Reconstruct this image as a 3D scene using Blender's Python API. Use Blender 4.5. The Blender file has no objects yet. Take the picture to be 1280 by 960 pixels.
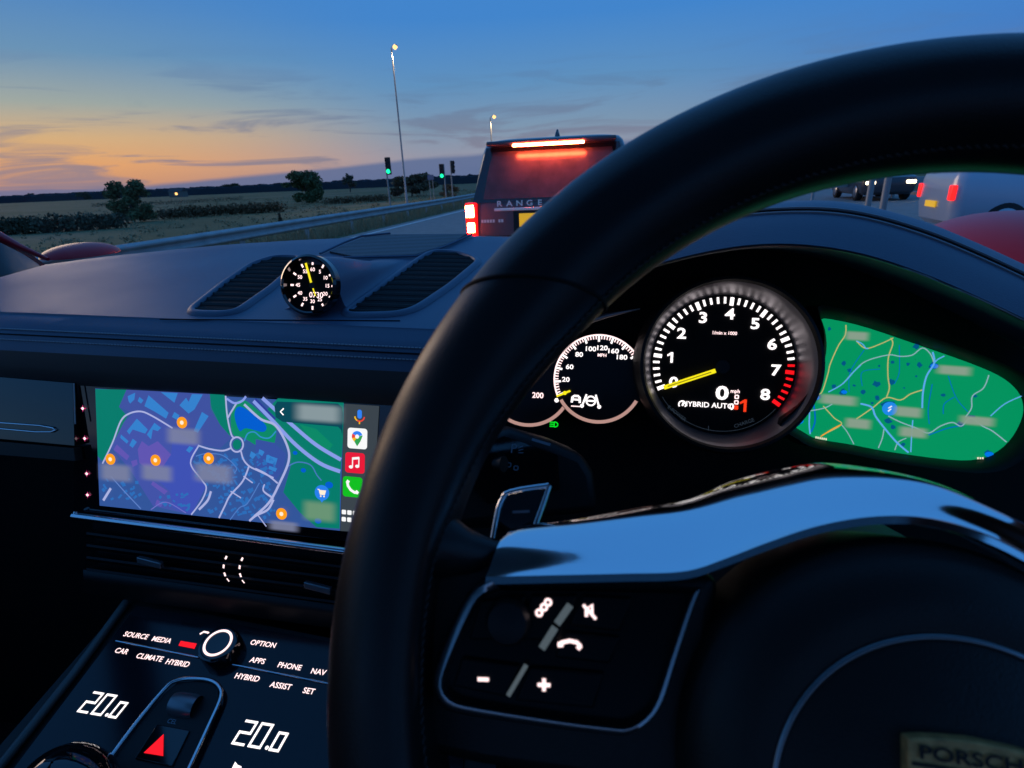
import bpy, bmesh, math, random
import numpy as np
from mathutils import Matrix, Vector

random.seed(7); rng = np.random.default_rng(7)
scene = bpy.context.scene
COL = scene.collection

# ------------------------------------------------------------------ camera
FPX = 700.0                                   # focal length in photo pixels (1280 wide)
CAM = np.array([0.0, 0.0, 1.40])
def basis(vp, slope):
    f = np.array([(vp[0]-640)/FPX, -(vp[1]-480)/FPX, -1.0]); f /= np.linalg.norm(f)
    a = math.radians(slope); h = np.array([math.cos(a), math.sin(a), 0])
    r = h-f*np.dot(h, f); r /= np.linalg.norm(r)
    return np.array([r, f, np.cross(r, f)])
M_W = basis((770, 216), 2.5)                  # outside world: level horizon
M_C = basis((770, 216), 0.35)                 # the car sits about two degrees rolled on the camber
A_CAR = M_W @ M_C.T
cd = bpy.data.cameras.new('camera'); cam = bpy.data.objects.new('camera', cd); COL.objects.link(cam)
cam.matrix_world = Matrix([[*M_W[i], CAM[i]] for i in range(3)]+[[0, 0, 0, 1]])
cd.sensor_width = 36; cd.lens = FPX/1280*36; cd.clip_start = 0.01; cd.clip_end = 6000
cd.dof.use_dof = True; cd.dof.focus_distance = 0.62; cd.dof.aperture_fstop = 17
scene.camera = cam
def lin(c): return [((v/255)/12.92 if v <= 10 else (((v/255)+0.055)/1.055)**2.4) for v in c]

# ------------------------------------------------------------------ dusk sky
SUN_AZ = math.radians(-62); SUN_EL = math.radians(8)
sun_dir = Vector((math.sin(SUN_AZ)*math.cos(SUN_EL), math.cos(SUN_AZ)*math.cos(SUN_EL), math.sin(SUN_EL)))
world = bpy.data.worlds.new('World'); scene.world = world; world.use_nodes = True
nt = world.node_tree; nt.nodes.clear()
def N(t, **kw):
    n = nt.nodes.new(t)
    for k, v in kw.items(): setattr(n, k, v)
    return n
def ln(a, b): nt.links.new(a, b)
def mth(op, a, b=None, clamp=False):
    n = N('ShaderNodeMath', operation=op, use_clamp=clamp)
    for i, v in enumerate((a, b)):
        if v is None: continue
        if isinstance(v, (int, float)): n.inputs[i].default_value = v
        else: ln(v, n.inputs[i])
    return n.outputs[0]
def ramp(fac, stops):
    n = N('ShaderNodeValToRGB'); e = n.color_ramp.elements
    while len(e) < len(stops): e.new(0.5)
    for el, (p, c) in zip(e, stops): el.position = p; el.color = (*lin(c), 1)
    ln(fac, n.inputs[0]); return n.outputs[0]
def mixc(fac, a, b, mode='MIX'):
    n = N('ShaderNodeMix', data_type='RGBA', blend_type=mode)
    if isinstance(fac, (int, float)): n.inputs[0].default_value = fac
    else: ln(fac, n.inputs[0])
    for i, v in ((6, a), (7, b)):
        if isinstance(v, (tuple, list)): n.inputs[i].default_value = (*v, 1)
        else: ln(v, n.inputs[i])
    return n.outputs[2]
tc = N('ShaderNodeTexCoord'); sep = N('ShaderNodeSeparateXYZ'); ln(tc.outputs['Generated'], sep.inputs[0])
elev = mth('DIVIDE', mth('ARCSINE', sep.outputs[2]), math.radians(40), True)      # 0..1 over 40 degrees
k = 1/40
west = ramp(elev, [(0, (176, 140, 128)), (1.0*k, (214, 152, 112)), (2.2*k, (230, 164, 108)), (4.2*k, (216, 176, 128)), (6.6*k, (160, 170, 164)), (10*k, (104, 148, 184)), (15*k, (70, 132, 198)), (25*k, (64, 134, 208)), (1, (62, 132, 208))])
mid = ramp(elev, [(0, (132, 136, 160)), (2.0*k, (150, 152, 170)), (4.5*k, (126, 152, 178)), (8*k, (96, 146, 192)), (13*k, (66, 134, 206)), (22*k, (62, 134, 212)), (1, (62, 132, 210))])
east = ramp(elev, [(0, (100, 112, 150)), (4*k, (92, 118, 168)), (9*k, (66, 126, 200)), (14*k, (60, 134, 214)), (1, (62, 132, 210))])
hx = math.sin(SUN_AZ); hy = math.cos(SUN_AZ)
azc = mth('ADD', mth('MULTIPLY', sep.outputs[0], hx), mth('MULTIPLY', sep.outputs[1], hy))
f_w = N('ShaderNodeMapRange', interpolation_type='SMOOTHSTEP'); ln(azc, f_w.inputs[0]); f_w.inputs[1].default_value = 0.70; f_w.inputs[2].default_value = 0.99
f_e = N('ShaderNodeMapRange', interpolation_type='SMOOTHSTEP'); ln(azc, f_e.inputs[0]); f_e.inputs[1].default_value = 0.5; f_e.inputs[2].default_value = -0.1
skyc = mixc(f_e.outputs[0], mixc(f_w.outputs[0], mid, west), east)
# thin wisps, stretched along the horizon, and a low bank
mp = N('ShaderNodeMapping'); mp.inputs['Scale'].default_value = (3.2, 3.2, 26); mp.inputs['Location'].default_value = (0.35, 0.1, 0.4); mp.inputs['Rotation'].default_value = (0.05, 0.10, 0)
ln(tc.outputs['Generated'], mp.inputs[0])
nz = N('ShaderNodeTexNoise'); ln(mp.outputs[0], nz.inputs[0]); nz.inputs['Scale'].default_value = 1.5; nz.inputs['Detail'].default_value = 7; nz.inputs['Distortion'].default_value = 0.7; nz.inputs['Roughness'].default_value = 0.55
cl = N('ShaderNodeMapRange', interpolation_type='SMOOTHSTEP'); ln(nz.outputs[0], cl.inputs[0]); cl.inputs[1].default_value = 0.49; cl.inputs[2].default_value = 0.66
band = ramp(elev, [(0, (255,)*3), (4*k, (255,)*3), (8*k, (190,)*3), (11*k, (60,)*3), (16*k, (0,)*3), (1, (0,)*3)])
wisp = mth('MULTIPLY', mth('MULTIPLY', cl.outputs[0], band), 0.75)
cloudcol = ramp(elev, [(0, (110, 118, 150)), (3*k, (126, 126, 146)), (7*k, (96, 122, 156)), (12*k, (72, 122, 180)), (1, (60, 120, 195))])
mp2 = N('ShaderNodeMapping'); mp2.inputs['Scale'].default_value = (1.6, 1.6, 5); ln(tc.outputs['Generated'], mp2.inputs[0])
nz2 = N('ShaderNodeTexNoise'); ln(mp2.outputs[0], nz2.inputs[0]); nz2.inputs['Scale'].default_value = 1.6; nz2.inputs['Detail'].default_value = 4
# the bank's top climbs from about 0.6 deg in the west to 2.8 deg straight ahead
f_b = N('ShaderNodeMapRange'); ln(azc, f_b.inputs[0]); f_b.inputs[1].default_value = 0.95; f_b.inputs[2].default_value = 0.55; f_b.inputs[3].default_value = 0.7*k; f_b.inputs[4].default_value = 2.9*k
top_e = mth('ADD', f_b.outputs[0], mth('MULTIPLY', mth('SUBTRACT', nz2.outputs[0], 0.5), 1.2*k))
bank = N('ShaderNodeMapRange', interpolation_type='SMOOTHSTEP'); ln(mth('SUBTRACT', top_e, elev), bank.inputs[0]); bank.inputs[1].default_value = -0.1*k; bank.inputs[2].default_value = 0.35*k
skyc = mixc(wisp, skyc, cloudcol)
skyc = mixc(mth('MULTIPLY', bank.outputs[0], 0.92), skyc, tuple(lin((94, 112, 152))))
nish = N('ShaderNodeTexSky', sky_type='NISHITA'); nish.sun_disc = False; nish.sun_elevation = math.radians(1.0); nish.sun_rotation = SUN_AZ; nish.altitude = 50
add = mixc(1.0, skyc, mixc(1.0, nish.outputs[0], (0.004, 0.004, 0.004), 'MULTIPLY'), 'ADD')
bg = N('ShaderNodeBackground'); ln(add, bg.inputs[0]); bg.inputs[1].default_value = 1.0
wo = N('ShaderNodeOutputWorld'); ln(bg.outputs[0], wo.inputs[0])
sl = bpy.data.lights.new('sun', 'SUN'); sl.energy = 0.9; sl.angle = math.radians(32); sl.color = (1.0, 0.70, 0.48)
so = bpy.data.objects.new('sun', sl); COL.objects.link(so); so.rotation_euler = (-sun_dir).to_track_quat('-Z', 'Y').to_euler(); so['kind'] = 'helper'
scene.view_settings.view_transform = 'Standard'; scene.view_settings.look = 'None'
scene.view_settings.exposure = 0.0; scene.view_settings.gamma = 1.0
scene.render.engine = 'CYCLES'
scene.cycles.use_denoising = True
scene.cycles.max_bounces = 8; scene.cycles.transparent_max_bounces = 16
scene.cycles.sample_clamp_indirect = 4.0

# ------------------------------------------------------------------ helpers
V = lambda *a: np.array(a, float)
def ray_c(x, y): return M_C @ V((x-640)/FPX, -(y-480)/FPX, -1)
def ray_w(x, y): return M_W @ V((x-640)/FPX, -(y-480)/FPX, -1)
def atY(x, y, Y): d = ray_c(x, y); return CAM+d*(Y/d[1])              # car coordinates
def wY(x, y, Y): d = ray_w(x, y); return CAM+d*(Y/d[1])               # world coordinates
def unit(v): v = np.asarray(v, float); return v/np.linalg.norm(v)
GX = [(-4000, -1.6), (-60, -1.6), (-22, -1.1), (-14, -0.6), (-9.6, -0.28), (-8.0, -0.03), (13.0, -0.03), (16, 0.0), (60, -0.4), (4000, -0.4)]
def gz(X): return float(np.interp(X, [g[0] for g in GX], [g[1] for g in GX]))
def ground(x, y):
    d = ray_w(x, y); z = 0.0
    for _ in range(60):
        P = CAM+d*((z-CAM[2])/d[2]); z = 0.5*z+0.5*gz(P[0])
    return P

def toW(p):
    return (np.asarray(p, float)-CAM) @ A_CAR.T + CAM
ROOTS = {}
def thing(name, label, cat, loc=(0, 0, 0), rotz=0.0, group=None, kind=None):
    o = bpy.data.objects.new(name, None); COL.objects.link(o)
    o.empty_display_size = 0.1
    o.location = loc; o.rotation_euler = (0, 0, rotz)
    tag(o, label, cat, group, kind); return o
def tag(o, label=None, cat=None, group=None, kind=None):
    if label: o['label'] = label
    if cat: o['category'] = cat
    if group: o['group'] = group
    if kind: o['kind'] = kind
    return o
def link(name, me, m=None, parent=None, local=False, smooth=None):
    o = bpy.data.objects.new(name, me); COL.objects.link(o)
    if m is not None: me.materials.append(m)
    if parent is not None:
        o.parent = parent
        if not local:
            r = parent
            while r.parent: r = r.parent
            o.matrix_parent_inverse = (Matrix.Translation(r.location) @ Matrix.Rotation(r.rotation_euler.z, 4, 'Z')).inverted()
            if parent is not r: o.matrix_parent_inverse = Matrix.Identity(4)
    if smooth is not None:
        for p in me.polygons: p.use_smooth = True
        if smooth < 180: me.set_sharp_from_angle(angle=math.radians(smooth))
    return o
def mesh(name, verts, faces, m, parent=None, car=False, smooth=None, local=False, kind=None):
    v = np.asarray(verts, float).reshape(-1, 3)
    if car: v = toW(v)
    me = bpy.data.meshes.new(name); me.from_pydata(v.tolist(), [], [list(map(int, f)) for f in faces]); me.update()
    o = link(name, me, m, parent, local, smooth)
    if kind: o['kind'] = kind
    return o
def cr(pts, n=6, closed=False):
    P = [np.asarray(p, float) for p in pts]; L = len(P); out = []
    for i in range(L if closed else L-1):
        g = (lambda j: P[j % L]) if closed else (lambda j: P[min(max(j, 0), L-1)])
        p0, p1, p2, p3 = g(i-1), g(i), g(i+1), g(i+2)
        for t in np.linspace(0, 1, n, endpoint=False):
            out.append(0.5*((2*p1)+(-p0+p2)*t+(2*p0-5*p1+4*p2-p3)*t*t+(-p0+3*p1-3*p2+p3)*t**3))
    if not closed: out.append(P[-1])
    return out
def resample(pts, n):
    P = np.array(pts, float); d = np.r_[0, np.cumsum(np.linalg.norm(np.diff(P, axis=0), axis=1))]
    t = np.linspace(0, d[-1], n); return np.stack([np.interp(t, d, P[:, k]) for k in range(P.shape[1])], 1)
def loft(name, rows, m, parent=None, closed=False, caps=False, **kw):
    n = len(rows[0]); v = [p for r in rows for p in r]; f = []
    for i in range(len(rows)-1):
        for j in range(n if closed else n-1):
            a = i*n+j; b = i*n+(j+1) % n; f.append((a, b, b+n, a+n))
    if caps: f.append(tuple(range(n))[::-1]); f.append(tuple(range((len(rows)-1)*n, len(rows)*n)))
    return mesh(name, v, f, m, parent, **kw)
def tube(name, pts, rad, m, parent=None, seg=10, closed=False, flat=1.0, **kw):
    P = [np.asarray(p, float) for p in pts]; L = len(P)
    if not hasattr(rad, '__len__'): rad = [rad]*L
    rows = []; prev = None
    for i in range(L):
        t = unit(P[(i+1) % L]-P[i-1]) if closed else unit(P[min(i+1, L-1)]-P[max(i-1, 0)])
        if prev is None: a = np.cross(t, V(0, 0, 1)); a = a if np.linalg.norm(a) > 1e-3 else np.cross(t, V(1, 0, 0))
        else: a = prev-t*np.dot(prev, t)
        a = unit(a); prev = a; b = np.cross(t, a)
        rows.append([P[i]+rad[i]*(math.cos(q)*a+flat*math.sin(q)*b) for q in np.linspace(0, 2*math.pi, seg, endpoint=False)])
    if closed: rows.append(rows[0])
    kw.setdefault('smooth', 60)
    return loft(name, rows, m, parent, closed=True, caps=not closed, **kw)
def boxv(c, s):
    c = np.asarray(c, float); s = np.asarray(s, float)/2
    return [c+s*V(x, y, z) for z in (-1, 1) for y in (-1, 1) for x in (-1, 1)]
BF = [(0, 2, 3, 1), (4, 5, 7, 6), (0, 1, 5, 4), (2, 6, 7, 3), (0, 4, 6, 2), (1, 3, 7, 5)]
def box(name, c, s, m, parent=None, bev=0.0, **kw):
    o = mesh(name, boxv(c, s), BF, m, parent, **kw)
    if bev: bevel(o, bev)
    return o
def bevel(o, w, seg=3):
    md = o.modifiers.new('bevel', 'BEVEL'); md.width = w; md.segments = seg; md.limit_method = 'ANGLE'; md.angle_limit = math.radians(35)
    for p in o.data.polygons: p.use_smooth = True
    o.data.set_sharp_from_angle(angle=math.radians(50))

class Fr:                                     # a plane with axes u (right), v (up), n (towards the viewer)
    def __init__(s, o, u, v):
        s.o = np.asarray(o, float); s.u = unit(u); s.v = unit(np.asarray(v, float)-s.u*np.dot(v, s.u)); s.n = np.cross(s.u, s.v)
    def pix(s, x, y, h=0):
        d = ray_c(x, y); p = CAM+d*(np.dot(s.o+s.n*h-CAM, s.n)/np.dot(d, s.n))-s.o
        return V(np.dot(p, s.u), np.dot(p, s.v))
    def pt(s, a, b, h=0): return s.o+s.u*a+s.v*b+s.n*h
    def P(s, x, y, h=0): return s.pt(*s.pix(x, y, h), h)
def flat(name, fr, uv, m, parent=None, h=0.0, t=0.0, bev=0, **kw):
    n = len(uv); area = sum(uv[i][0]*uv[(i+1) % n][1]-uv[(i+1) % n][0]*uv[i][1] for i in range(n))
    if area < 0: uv = list(uv)[::-1]
    v = [fr.pt(a, b, h) for a, b in uv]; f = [tuple(range(n))]
    if t:
        v += [fr.pt(a, b, h-t) for a, b in uv]; f.append(tuple(range(2*n-1, n-1, -1)))
        f += [(i, i+n, (i+1) % n+n, (i+1) % n) for i in range(n)]
    o = mesh(name, v, f, m, parent, car=True, **kw)
    if bev: bevel(o, bev)
    return o
def pflat(name, fr, px, m, parent=None, h=0.0, t=0.0, **kw): return flat(name, fr, [fr.pix(x, y, h) for x, y in px], m, parent, h, t, **kw)
def ribbon_geo(fr, uv, w, h, closed=False):
    P = [np.asarray(p, float) for p in uv]; L = len(P); v = []; f = []
    for i in range(L):
        t = unit(P[(i+1) % L]-P[i-1]) if closed else unit(P[min(i+1, L-1)]-P[max(i-1, 0)])
        n = V(-t[1], t[0])*w/2; v += [fr.pt(*(P[i]-n), h), fr.pt(*(P[i]+n), h)]
    for i in range(L if closed else L-1):
        j = (i+1) % L; f.append((2*i, 2*j, 2*j+1, 2*i+1))
    return v, f
def merge(geos):
    v = []; f = []
    for gv, gf in geos:
        o = len(v); v += list(gv); f += [tuple(i+o for i in q) for q in gf]
    return v, f
def ribbon(name, fr, uv, w, m, parent=None, h=0.0, closed=False, **kw):
    v, f = ribbon_geo(fr, uv, w, h, closed); return mesh(name, v, f, m, parent, car=True, **kw)
def disc_uv(c, r, n=32): return [V(c[0]+r*math.cos(q), c[1]+r*math.sin(q)) for q in np.linspace(0, 2*math.pi, n, endpoint=False)]
def lathe(name, fr, c, prof, m, parent=None, n=64, cap=False, **kw):       # prof: (radius, height) pairs about fr.n
    rows = [[fr.pt(c[0]+r*math.cos(q), c[1]+r*math.sin(q), h) for q in np.linspace(0, 2*math.pi, n, endpoint=False)] for r, h in prof]
    v = [p for r in rows for p in r]; f = []
    for i in range(len(rows)-1):
        for j in range(n): a = i*n+j; b = i*n+(j+1) % n; f.append((a, b, b+n, a+n))
    if cap: f.append(tuple(range((len(rows)-1)*n, len(rows)*n)))
    kw.setdefault('smooth', 40)
    return mesh(name, v, f, m, parent, car=True, **kw)
def text_mesh(s, size, shear=0.0, bold=0.0, space=1.0, align='CENTER'):
    cu = bpy.data.curves.new('txt', 'FONT'); cu.body = s; cu.size = size; cu.shear = shear; cu.offset = bold*size
    cu.align_x = align; cu.align_y = 'CENTER'; cu.space_character = space; cu.resolution_u = 3
    ob = bpy.data.objects.new('txt', cu); me = bpy.data.meshes.new_from_object(ob)
    v = [np.array(q.co) for q in me.vertices]; f = [tuple(p.vertices) for p in me.polygons]
    bpy.data.objects.remove(ob); bpy.data.curves.remove(cu); bpy.data.meshes.remove(me)
    return v, f
def text(name, s, fr, c, size, m, parent=None, h=0.0, rot=0.0, sx=1.0, **kw):
    if s == '1':
        q = size; v = [V(x*q, y*q, 0) for x, y in ((-.02, -.36), (.11, -.36), (.11, .36), (.0, .36), (-.2, .19), (-.2, .06), (-.02, .17))]; f = [(0, 1, 2, 3, 6), (6, 3, 4, 5)]
    else: v, f = text_mesh(s, size, **kw)
    co, si = math.cos(rot), math.sin(rot)
    return mesh(name, [fr.pt(c[0]+p[0]*sx*co-p[1]*si, c[1]+p[0]*sx*si+p[1]*co, h) for p in v], f, m, parent, car=True)
def ptext(name, s, fr, px, size, m, parent=None, h=0.0, **kw): return text(name, s, fr, fr.pix(*px, h), size, m, parent, h, **kw)

# ------------------------------------------------------------------ materials
def mat(name, base, rough=0.5, metal=0.0, spec=0.5, bump=None, var=0.0, vscale=20, emit=None, es=1.0, coat=0.0, srgb=False, vrough=0.0, bumptex='noise'):
    m = bpy.data.materials.new(name); m.use_nodes = True; t = m.node_tree; b = t.nodes['Principled BSDF']
    c = lin(base) if srgb else base
    b.inputs['Base Color'].default_value = (*c, 1); b.inputs['Roughness'].default_value = rough; b.inputs['Metallic'].default_value = metal
    b.inputs['Specular IOR Level'].default_value = spec; b.inputs['Coat Weight'].default_value = coat; b.inputs['Coat Roughness'].default_value = 0.05
    tcn = t.nodes.new('ShaderNodeTexCoord')
    if emit is not None:
        b.inputs['Emission Color'].default_value = (*lin(emit), 1); b.inputs['Emission Strength'].default_value = es
    if var or vrough:
        nzn = t.nodes.new('ShaderNodeTexNoise'); nzn.inputs['Scale'].default_value = vscale; nzn.inputs['Detail'].default_value = 5
        t.links.new(tcn.outputs['Object'], nzn.inputs['Vector'])
        if var:
            mr = t.nodes.new('ShaderNodeMapRange'); t.links.new(nzn.outputs[0], mr.inputs[0]); mr.inputs[1].default_value = .3; mr.inputs[2].default_value = .7
            mr.inputs[3].default_value = 1-var; mr.inputs[4].default_value = 1+var
            hs = t.nodes.new('ShaderNodeHueSaturation'); hs.inputs['Color'].default_value = (*c, 1); t.links.new(mr.outputs[0], hs.inputs['Value']); t.links.new(hs.outputs[0], b.inputs['Base Color'])
        if vrough:
            m2 = t.nodes.new('ShaderNodeMapRange'); t.links.new(nzn.outputs[0], m2.inputs[0]); m2.inputs[1].default_value = .3; m2.inputs[2].default_value = .7
            m2.inputs[3].default_value = max(rough-vrough, 0.02); m2.inputs[4].default_value = rough+vrough; t.links.new(m2.outputs[0], b.inputs['Roughness'])
    if bump:
        tx = t.nodes.new('ShaderNodeTexNoise' if bumptex == 'noise' else 'ShaderNodeTexVoronoi'); tx.inputs['Scale'].default_value = bump[0]
        t.links.new(tcn.outputs['Object'], tx.inputs['Vector'])
        bp = t.nodes.new('ShaderNodeBump'); bp.inputs['Strength'].default_value = bump[1]; bp.inputs['Distance'].default_value = bump[2] if len(bump) > 2 else 0.001
        t.links.new(tx.outputs[0], bp.inputs['Height']); t.links.new(bp.outputs[0], b.inputs['Normal'])
    return m
def glow(name, c, s=1.0, rough=0.3):
    m = mat(name, (0.01, 0.01, 0.01), rough, emit=c, es=s); return m
def thin_glass(name, tint=(0.97, 0.98, 0.98), refl=0.5):
    m = bpy.data.materials.new(name); m.use_nodes = True; t = m.node_tree; t.nodes.clear()
    fr = t.nodes.new('ShaderNodeFresnel'); fr.inputs[0].default_value = 1.45
    mu = t.nodes.new('ShaderNodeMath'); mu.operation = 'MULTIPLY'; mu.inputs[1].default_value = refl; t.links.new(fr.outputs[0], mu.inputs[0])
    tr = t.nodes.new('ShaderNodeBsdfTransparent'); tr.inputs[0].default_value = (*tint, 1)
    gl = t.nodes.new('ShaderNodeBsdfGlossy'); gl.inputs['Roughness'].default_value = 0.0
    mx = t.nodes.new('ShaderNodeMixShader'); t.links.new(mu.outputs[0], mx.inputs[0]); t.links.new(tr.outputs[0], mx.inputs[1]); t.links.new(gl.outputs[0], mx.inputs[2])
    o = t.nodes.new('ShaderNodeOutputMaterial'); t.links.new(mx.outputs[0], o.inputs[0]); return m
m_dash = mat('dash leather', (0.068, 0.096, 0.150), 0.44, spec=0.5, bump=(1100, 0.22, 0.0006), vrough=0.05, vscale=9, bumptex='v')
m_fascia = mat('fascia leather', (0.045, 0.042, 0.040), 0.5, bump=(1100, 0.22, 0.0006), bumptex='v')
m_leather = mat('wheel leather', (0.012, 0.011, 0.011), 0.36, spec=0.35, bump=(1500, 0.12, 0.0004), vrough=0.05, vscale=30, bumptex='v')
m_pad = mat('airbag leather', (0.014, 0.011, 0.009), 0.46, spec=.35, bump=(1400, 0.18, 0.0005), bumptex='v')
m_thread = mat('thread', (0.30, 0.30, 0.32), 0.7)
m_threadg = mat('grey thread', (0.05, 0.047, 0.045), 0.8, spec=.2)
m_black = mat('black plastic', (0.007, 0.007, 0.007), 0.5, spec=.35, bump=(900, 0.1, 0.0004))
m_matte = mat('matte black', (0.006, 0.006, 0.006), 0.75, spec=0.2)
m_gloss = mat('gloss black', (0.006, 0.006, 0.007), 0.06, coat=0.6)
m_slat = mat('slat black', (0.007, 0.007, 0.007), 0.5, spec=.25)
m_alu = mat('brushed aluminium', (0.72, 0.73, 0.75), 0.2, metal=1.0, vrough=0.03, vscale=60)
m_alud = mat('dark aluminium', (0.30, 0.30, 0.31), 0.3, metal=1.0)
m_trim = mat('spoke trim aluminium', (0.80, 0.81, 0.82), 0.07, metal=1.0)
m_bezel = mat('bezel silver', (0.46, 0.43, 0.45), 0.42, metal=0.85)
m_white = glow('white light', (255, 246, 246), 1.5)
m_pink = glow('warm white light', (255, 222, 222), 1.6)
m_ivory = glow('dim ivory', (205, 160, 150), 0.8)
m_yel = glow('yellow light', (245, 228, 20), 1.1)
m_red = glow('red light', (255, 16, 20), 1.1)
m_org = glow('orange red light', (255, 60, 10), 1.0)
m_grn = glow('green light', (10, 225, 40), 1.0)
m_led = glow('led pink', (255, 60, 150), 1.3)
m_dimblue = mat('printed icon', (0.25, 0.3, 0.36), 0.5)
m_ind = mat('indicator grey', (0.40, 0.42, 0.36), 0.4, emit=(120, 124, 108), es=.35)
m_panelblk = mat('switch panel black', (.004, .004, .004), .3, spec=.12)
m_frame = mat('panel frame silver', (0.55, 0.55, 0.55), 0.28, metal=1.0)

# ================================================================== LARGE STRUCTURE: outside
m_grass = mat('field', (0.062, 0.066, 0.036), 0.9, spec=0.1, bump=(3, 0.6, 0.2))
t = m_grass.node_tree; b = t.nodes['Principled BSDF']; tcn = t.nodes['Texture Coordinate']
n1 = t.nodes.new('ShaderNodeTexNoise'); n1.inputs['Scale'].default_value = 0.05; n1.inputs['Detail'].default_value = 6; t.links.new(tcn.outputs['Object'], n1.inputs[0])
n2 = t.nodes.new('ShaderNodeTexNoise'); n2.inputs['Scale'].default_value = 1.6; n2.inputs['Detail'].default_value = 6; t.links.new(tcn.outputs['Object'], n2.inputs[0])
r1 = t.nodes.new('ShaderNodeValToRGB'); e = r1.color_ramp.elements; e[0].position = .3; e[0].color = (0.07, 0.098, 0.045, 1); e[1].position = .72; e[1].color = (0.21, 0.17, 0.10, 1)
q = e.new(.5); q.color = (0.115, 0.135, 0.065, 1)
mxx = t.nodes.new('ShaderNodeMath'); mxx.operation = 'ADD'; t.links.new(n1.outputs[0], mxx.inputs[0]); m3 = t.nodes.new('ShaderNodeMath'); m3.operation = 'MULTIPLY_ADD'; t.links.new(n2.outputs[0], m3.inputs[0]); m3.inputs[1].default_value = .5; m3.inputs[2].default_value = -.25
t.links.new(m3.outputs[0], mxx.inputs[1]); t.links.new(mxx.outputs[0], r1.inputs[0]); t.links.new(r1.outputs[0], b.inputs['Base Color'])
ys = [-60, 0, 20, 60, 150, 400, 1000, 4000]
gv = [(x, y, z) for y in ys for x, z in GX]; nx = len(GX)
o = mesh('ground', gv, [(i*nx+j, i*nx+j+1, (i+1)*nx+j+1, (i+1)*nx+j) for i in range(len(ys)-1) for j in range(nx-1)], m_grass); tag(o, kind='structure')
m_asph = mat('asphalt', (0.25, 0.22, 0.195), 0.75, spec=0.35, bump=(60, 0.5, 0.01), var=0.15, vscale=3)
m_paint = mat('road paint', (0.62, 0.60, 0.56), 0.6, var=0.2, vscale=12)
o = mesh('road', [(-7.6, -40, 0), (12.6, -40, 0), (12.6, 900, 0), (-7.6, 900, 0)], [(0, 1, 2, 3)], m_asph); tag(o, kind='structure'); road = o
mesh('edge_line', [(-7.25, -20, .004), (-7.1, -20, .004), (-7.1, 400, .004), (-7.25, 400, .004)], [(0, 1, 2, 3)], m_paint, road)
for i in range(14):
    y0 = 5+i*6
    mesh('lane_dash', [(-3.1, y0, .004), (-2.98, y0, .004), (-2.98, y0+2, .004), (-3.1, y0+2, .004)], [(0, 1, 2, 3)], m_paint, road)
    mesh('lane_dash', [(4.4, y0, .004), (4.52, y0, .004), (4.52, y0+2, .004), (4.4, y0+2, .004)], [(0, 1, 2, 3)], m_paint, road)
m_kerb = mat('concrete kerb', (0.28, 0.26, 0.24), 0.8, var=0.2, vscale=4, bump=(40, .3, .01))
box('kerb', (12.75, 150, 0.05), (0.3, 380, 0.14), m_kerb); tag(bpy.data.objects['kerb'], kind='structure')
m_far = mat('distant land', (0.05, 0.055, 0.065), 0.95, spec=0.0)
def treeline(Y, h, seed, x0, x1):
    r = np.random.default_rng(seed); xs = np.linspace(x0, x1, 900); z = h*(0.45+0.4*np.convolve(r.random(900), np.ones(25)/25, 'same')+0.28*r.random(900)); v = []; f = []
    for i, x in enumerate(xs): v += [(x, Y, -2), (x, Y, z[i]), (x, Y+30, z[i]*.9), (x, Y+30, -2)]
    for i in range(899):
        a = 4*i; f += [(a, a+4, a+5, a+1), (a+1, a+5, a+6, a+2), (a+2, a+6, a+7, a+3)]
    return v, f
v, f = merge([treeline(1500, 15, 1, -3600, 2600), treeline(800, 6.5, 2, -2000, 1400), treeline(420, 4.2, 5, -1000, 300)])
o = mesh('distant_treeline', v, f, m_far, kind='stuff'); tag(o, 'dark far-off line of woods along the horizon', 'treeline')

# ------------------------------------------------------------------ vegetation
m_leaf = mat('foliage', (0.12, 0.14, 0.06), 0.8, spec=0.15, var=0.45, vscale=1.2)
m_leafd = mat('hedge foliage', (0.10, 0.09, 0.055), 0.85, spec=0.1, var=0.4, vscale=1.0)
m_leafb = mat('autumn foliage', (0.15, 0.10, 0.055), 0.8, spec=0.1, var=0.4, vscale=1.0)
m_bark = mat('bark', (0.05, 0.038, 0.028), 0.9)
m_dry = mat('dry grass', (0.30, 0.22, 0.12), 0.9, spec=0.1, var=0.3, vscale=2)
def leaves(centers, radii, n, size, r):
    C = np.asarray(centers); R = np.asarray(radii); w = R.prod(axis=1)**(2/3); idx = r.choice(len(C), n, p=w/w.sum())
    d = r.normal(size=(n, 3)); d /= np.linalg.norm(d, axis=1)[:, None]; rad = r.random(n)**0.45
    P = C[idx]+d*R[idx]*rad[:, None]
    a = r.normal(size=(n, 3)); a /= np.linalg.norm(a, axis=1)[:, None]; bb = np.cross(a, r.normal(size=(n, 3))); bb /= np.linalg.norm(bb, axis=1)[:, None]
    s = size*(0.5+r.random((n, 1))); v = np.stack([P-a*s, P+bb*s*.55, P+a*s, P-bb*s*.55], 1).reshape(-1, 3)
    return v, [(4*i, 4*i+1, 4*i+2, 4*i+3) for i in range(n)]
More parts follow.
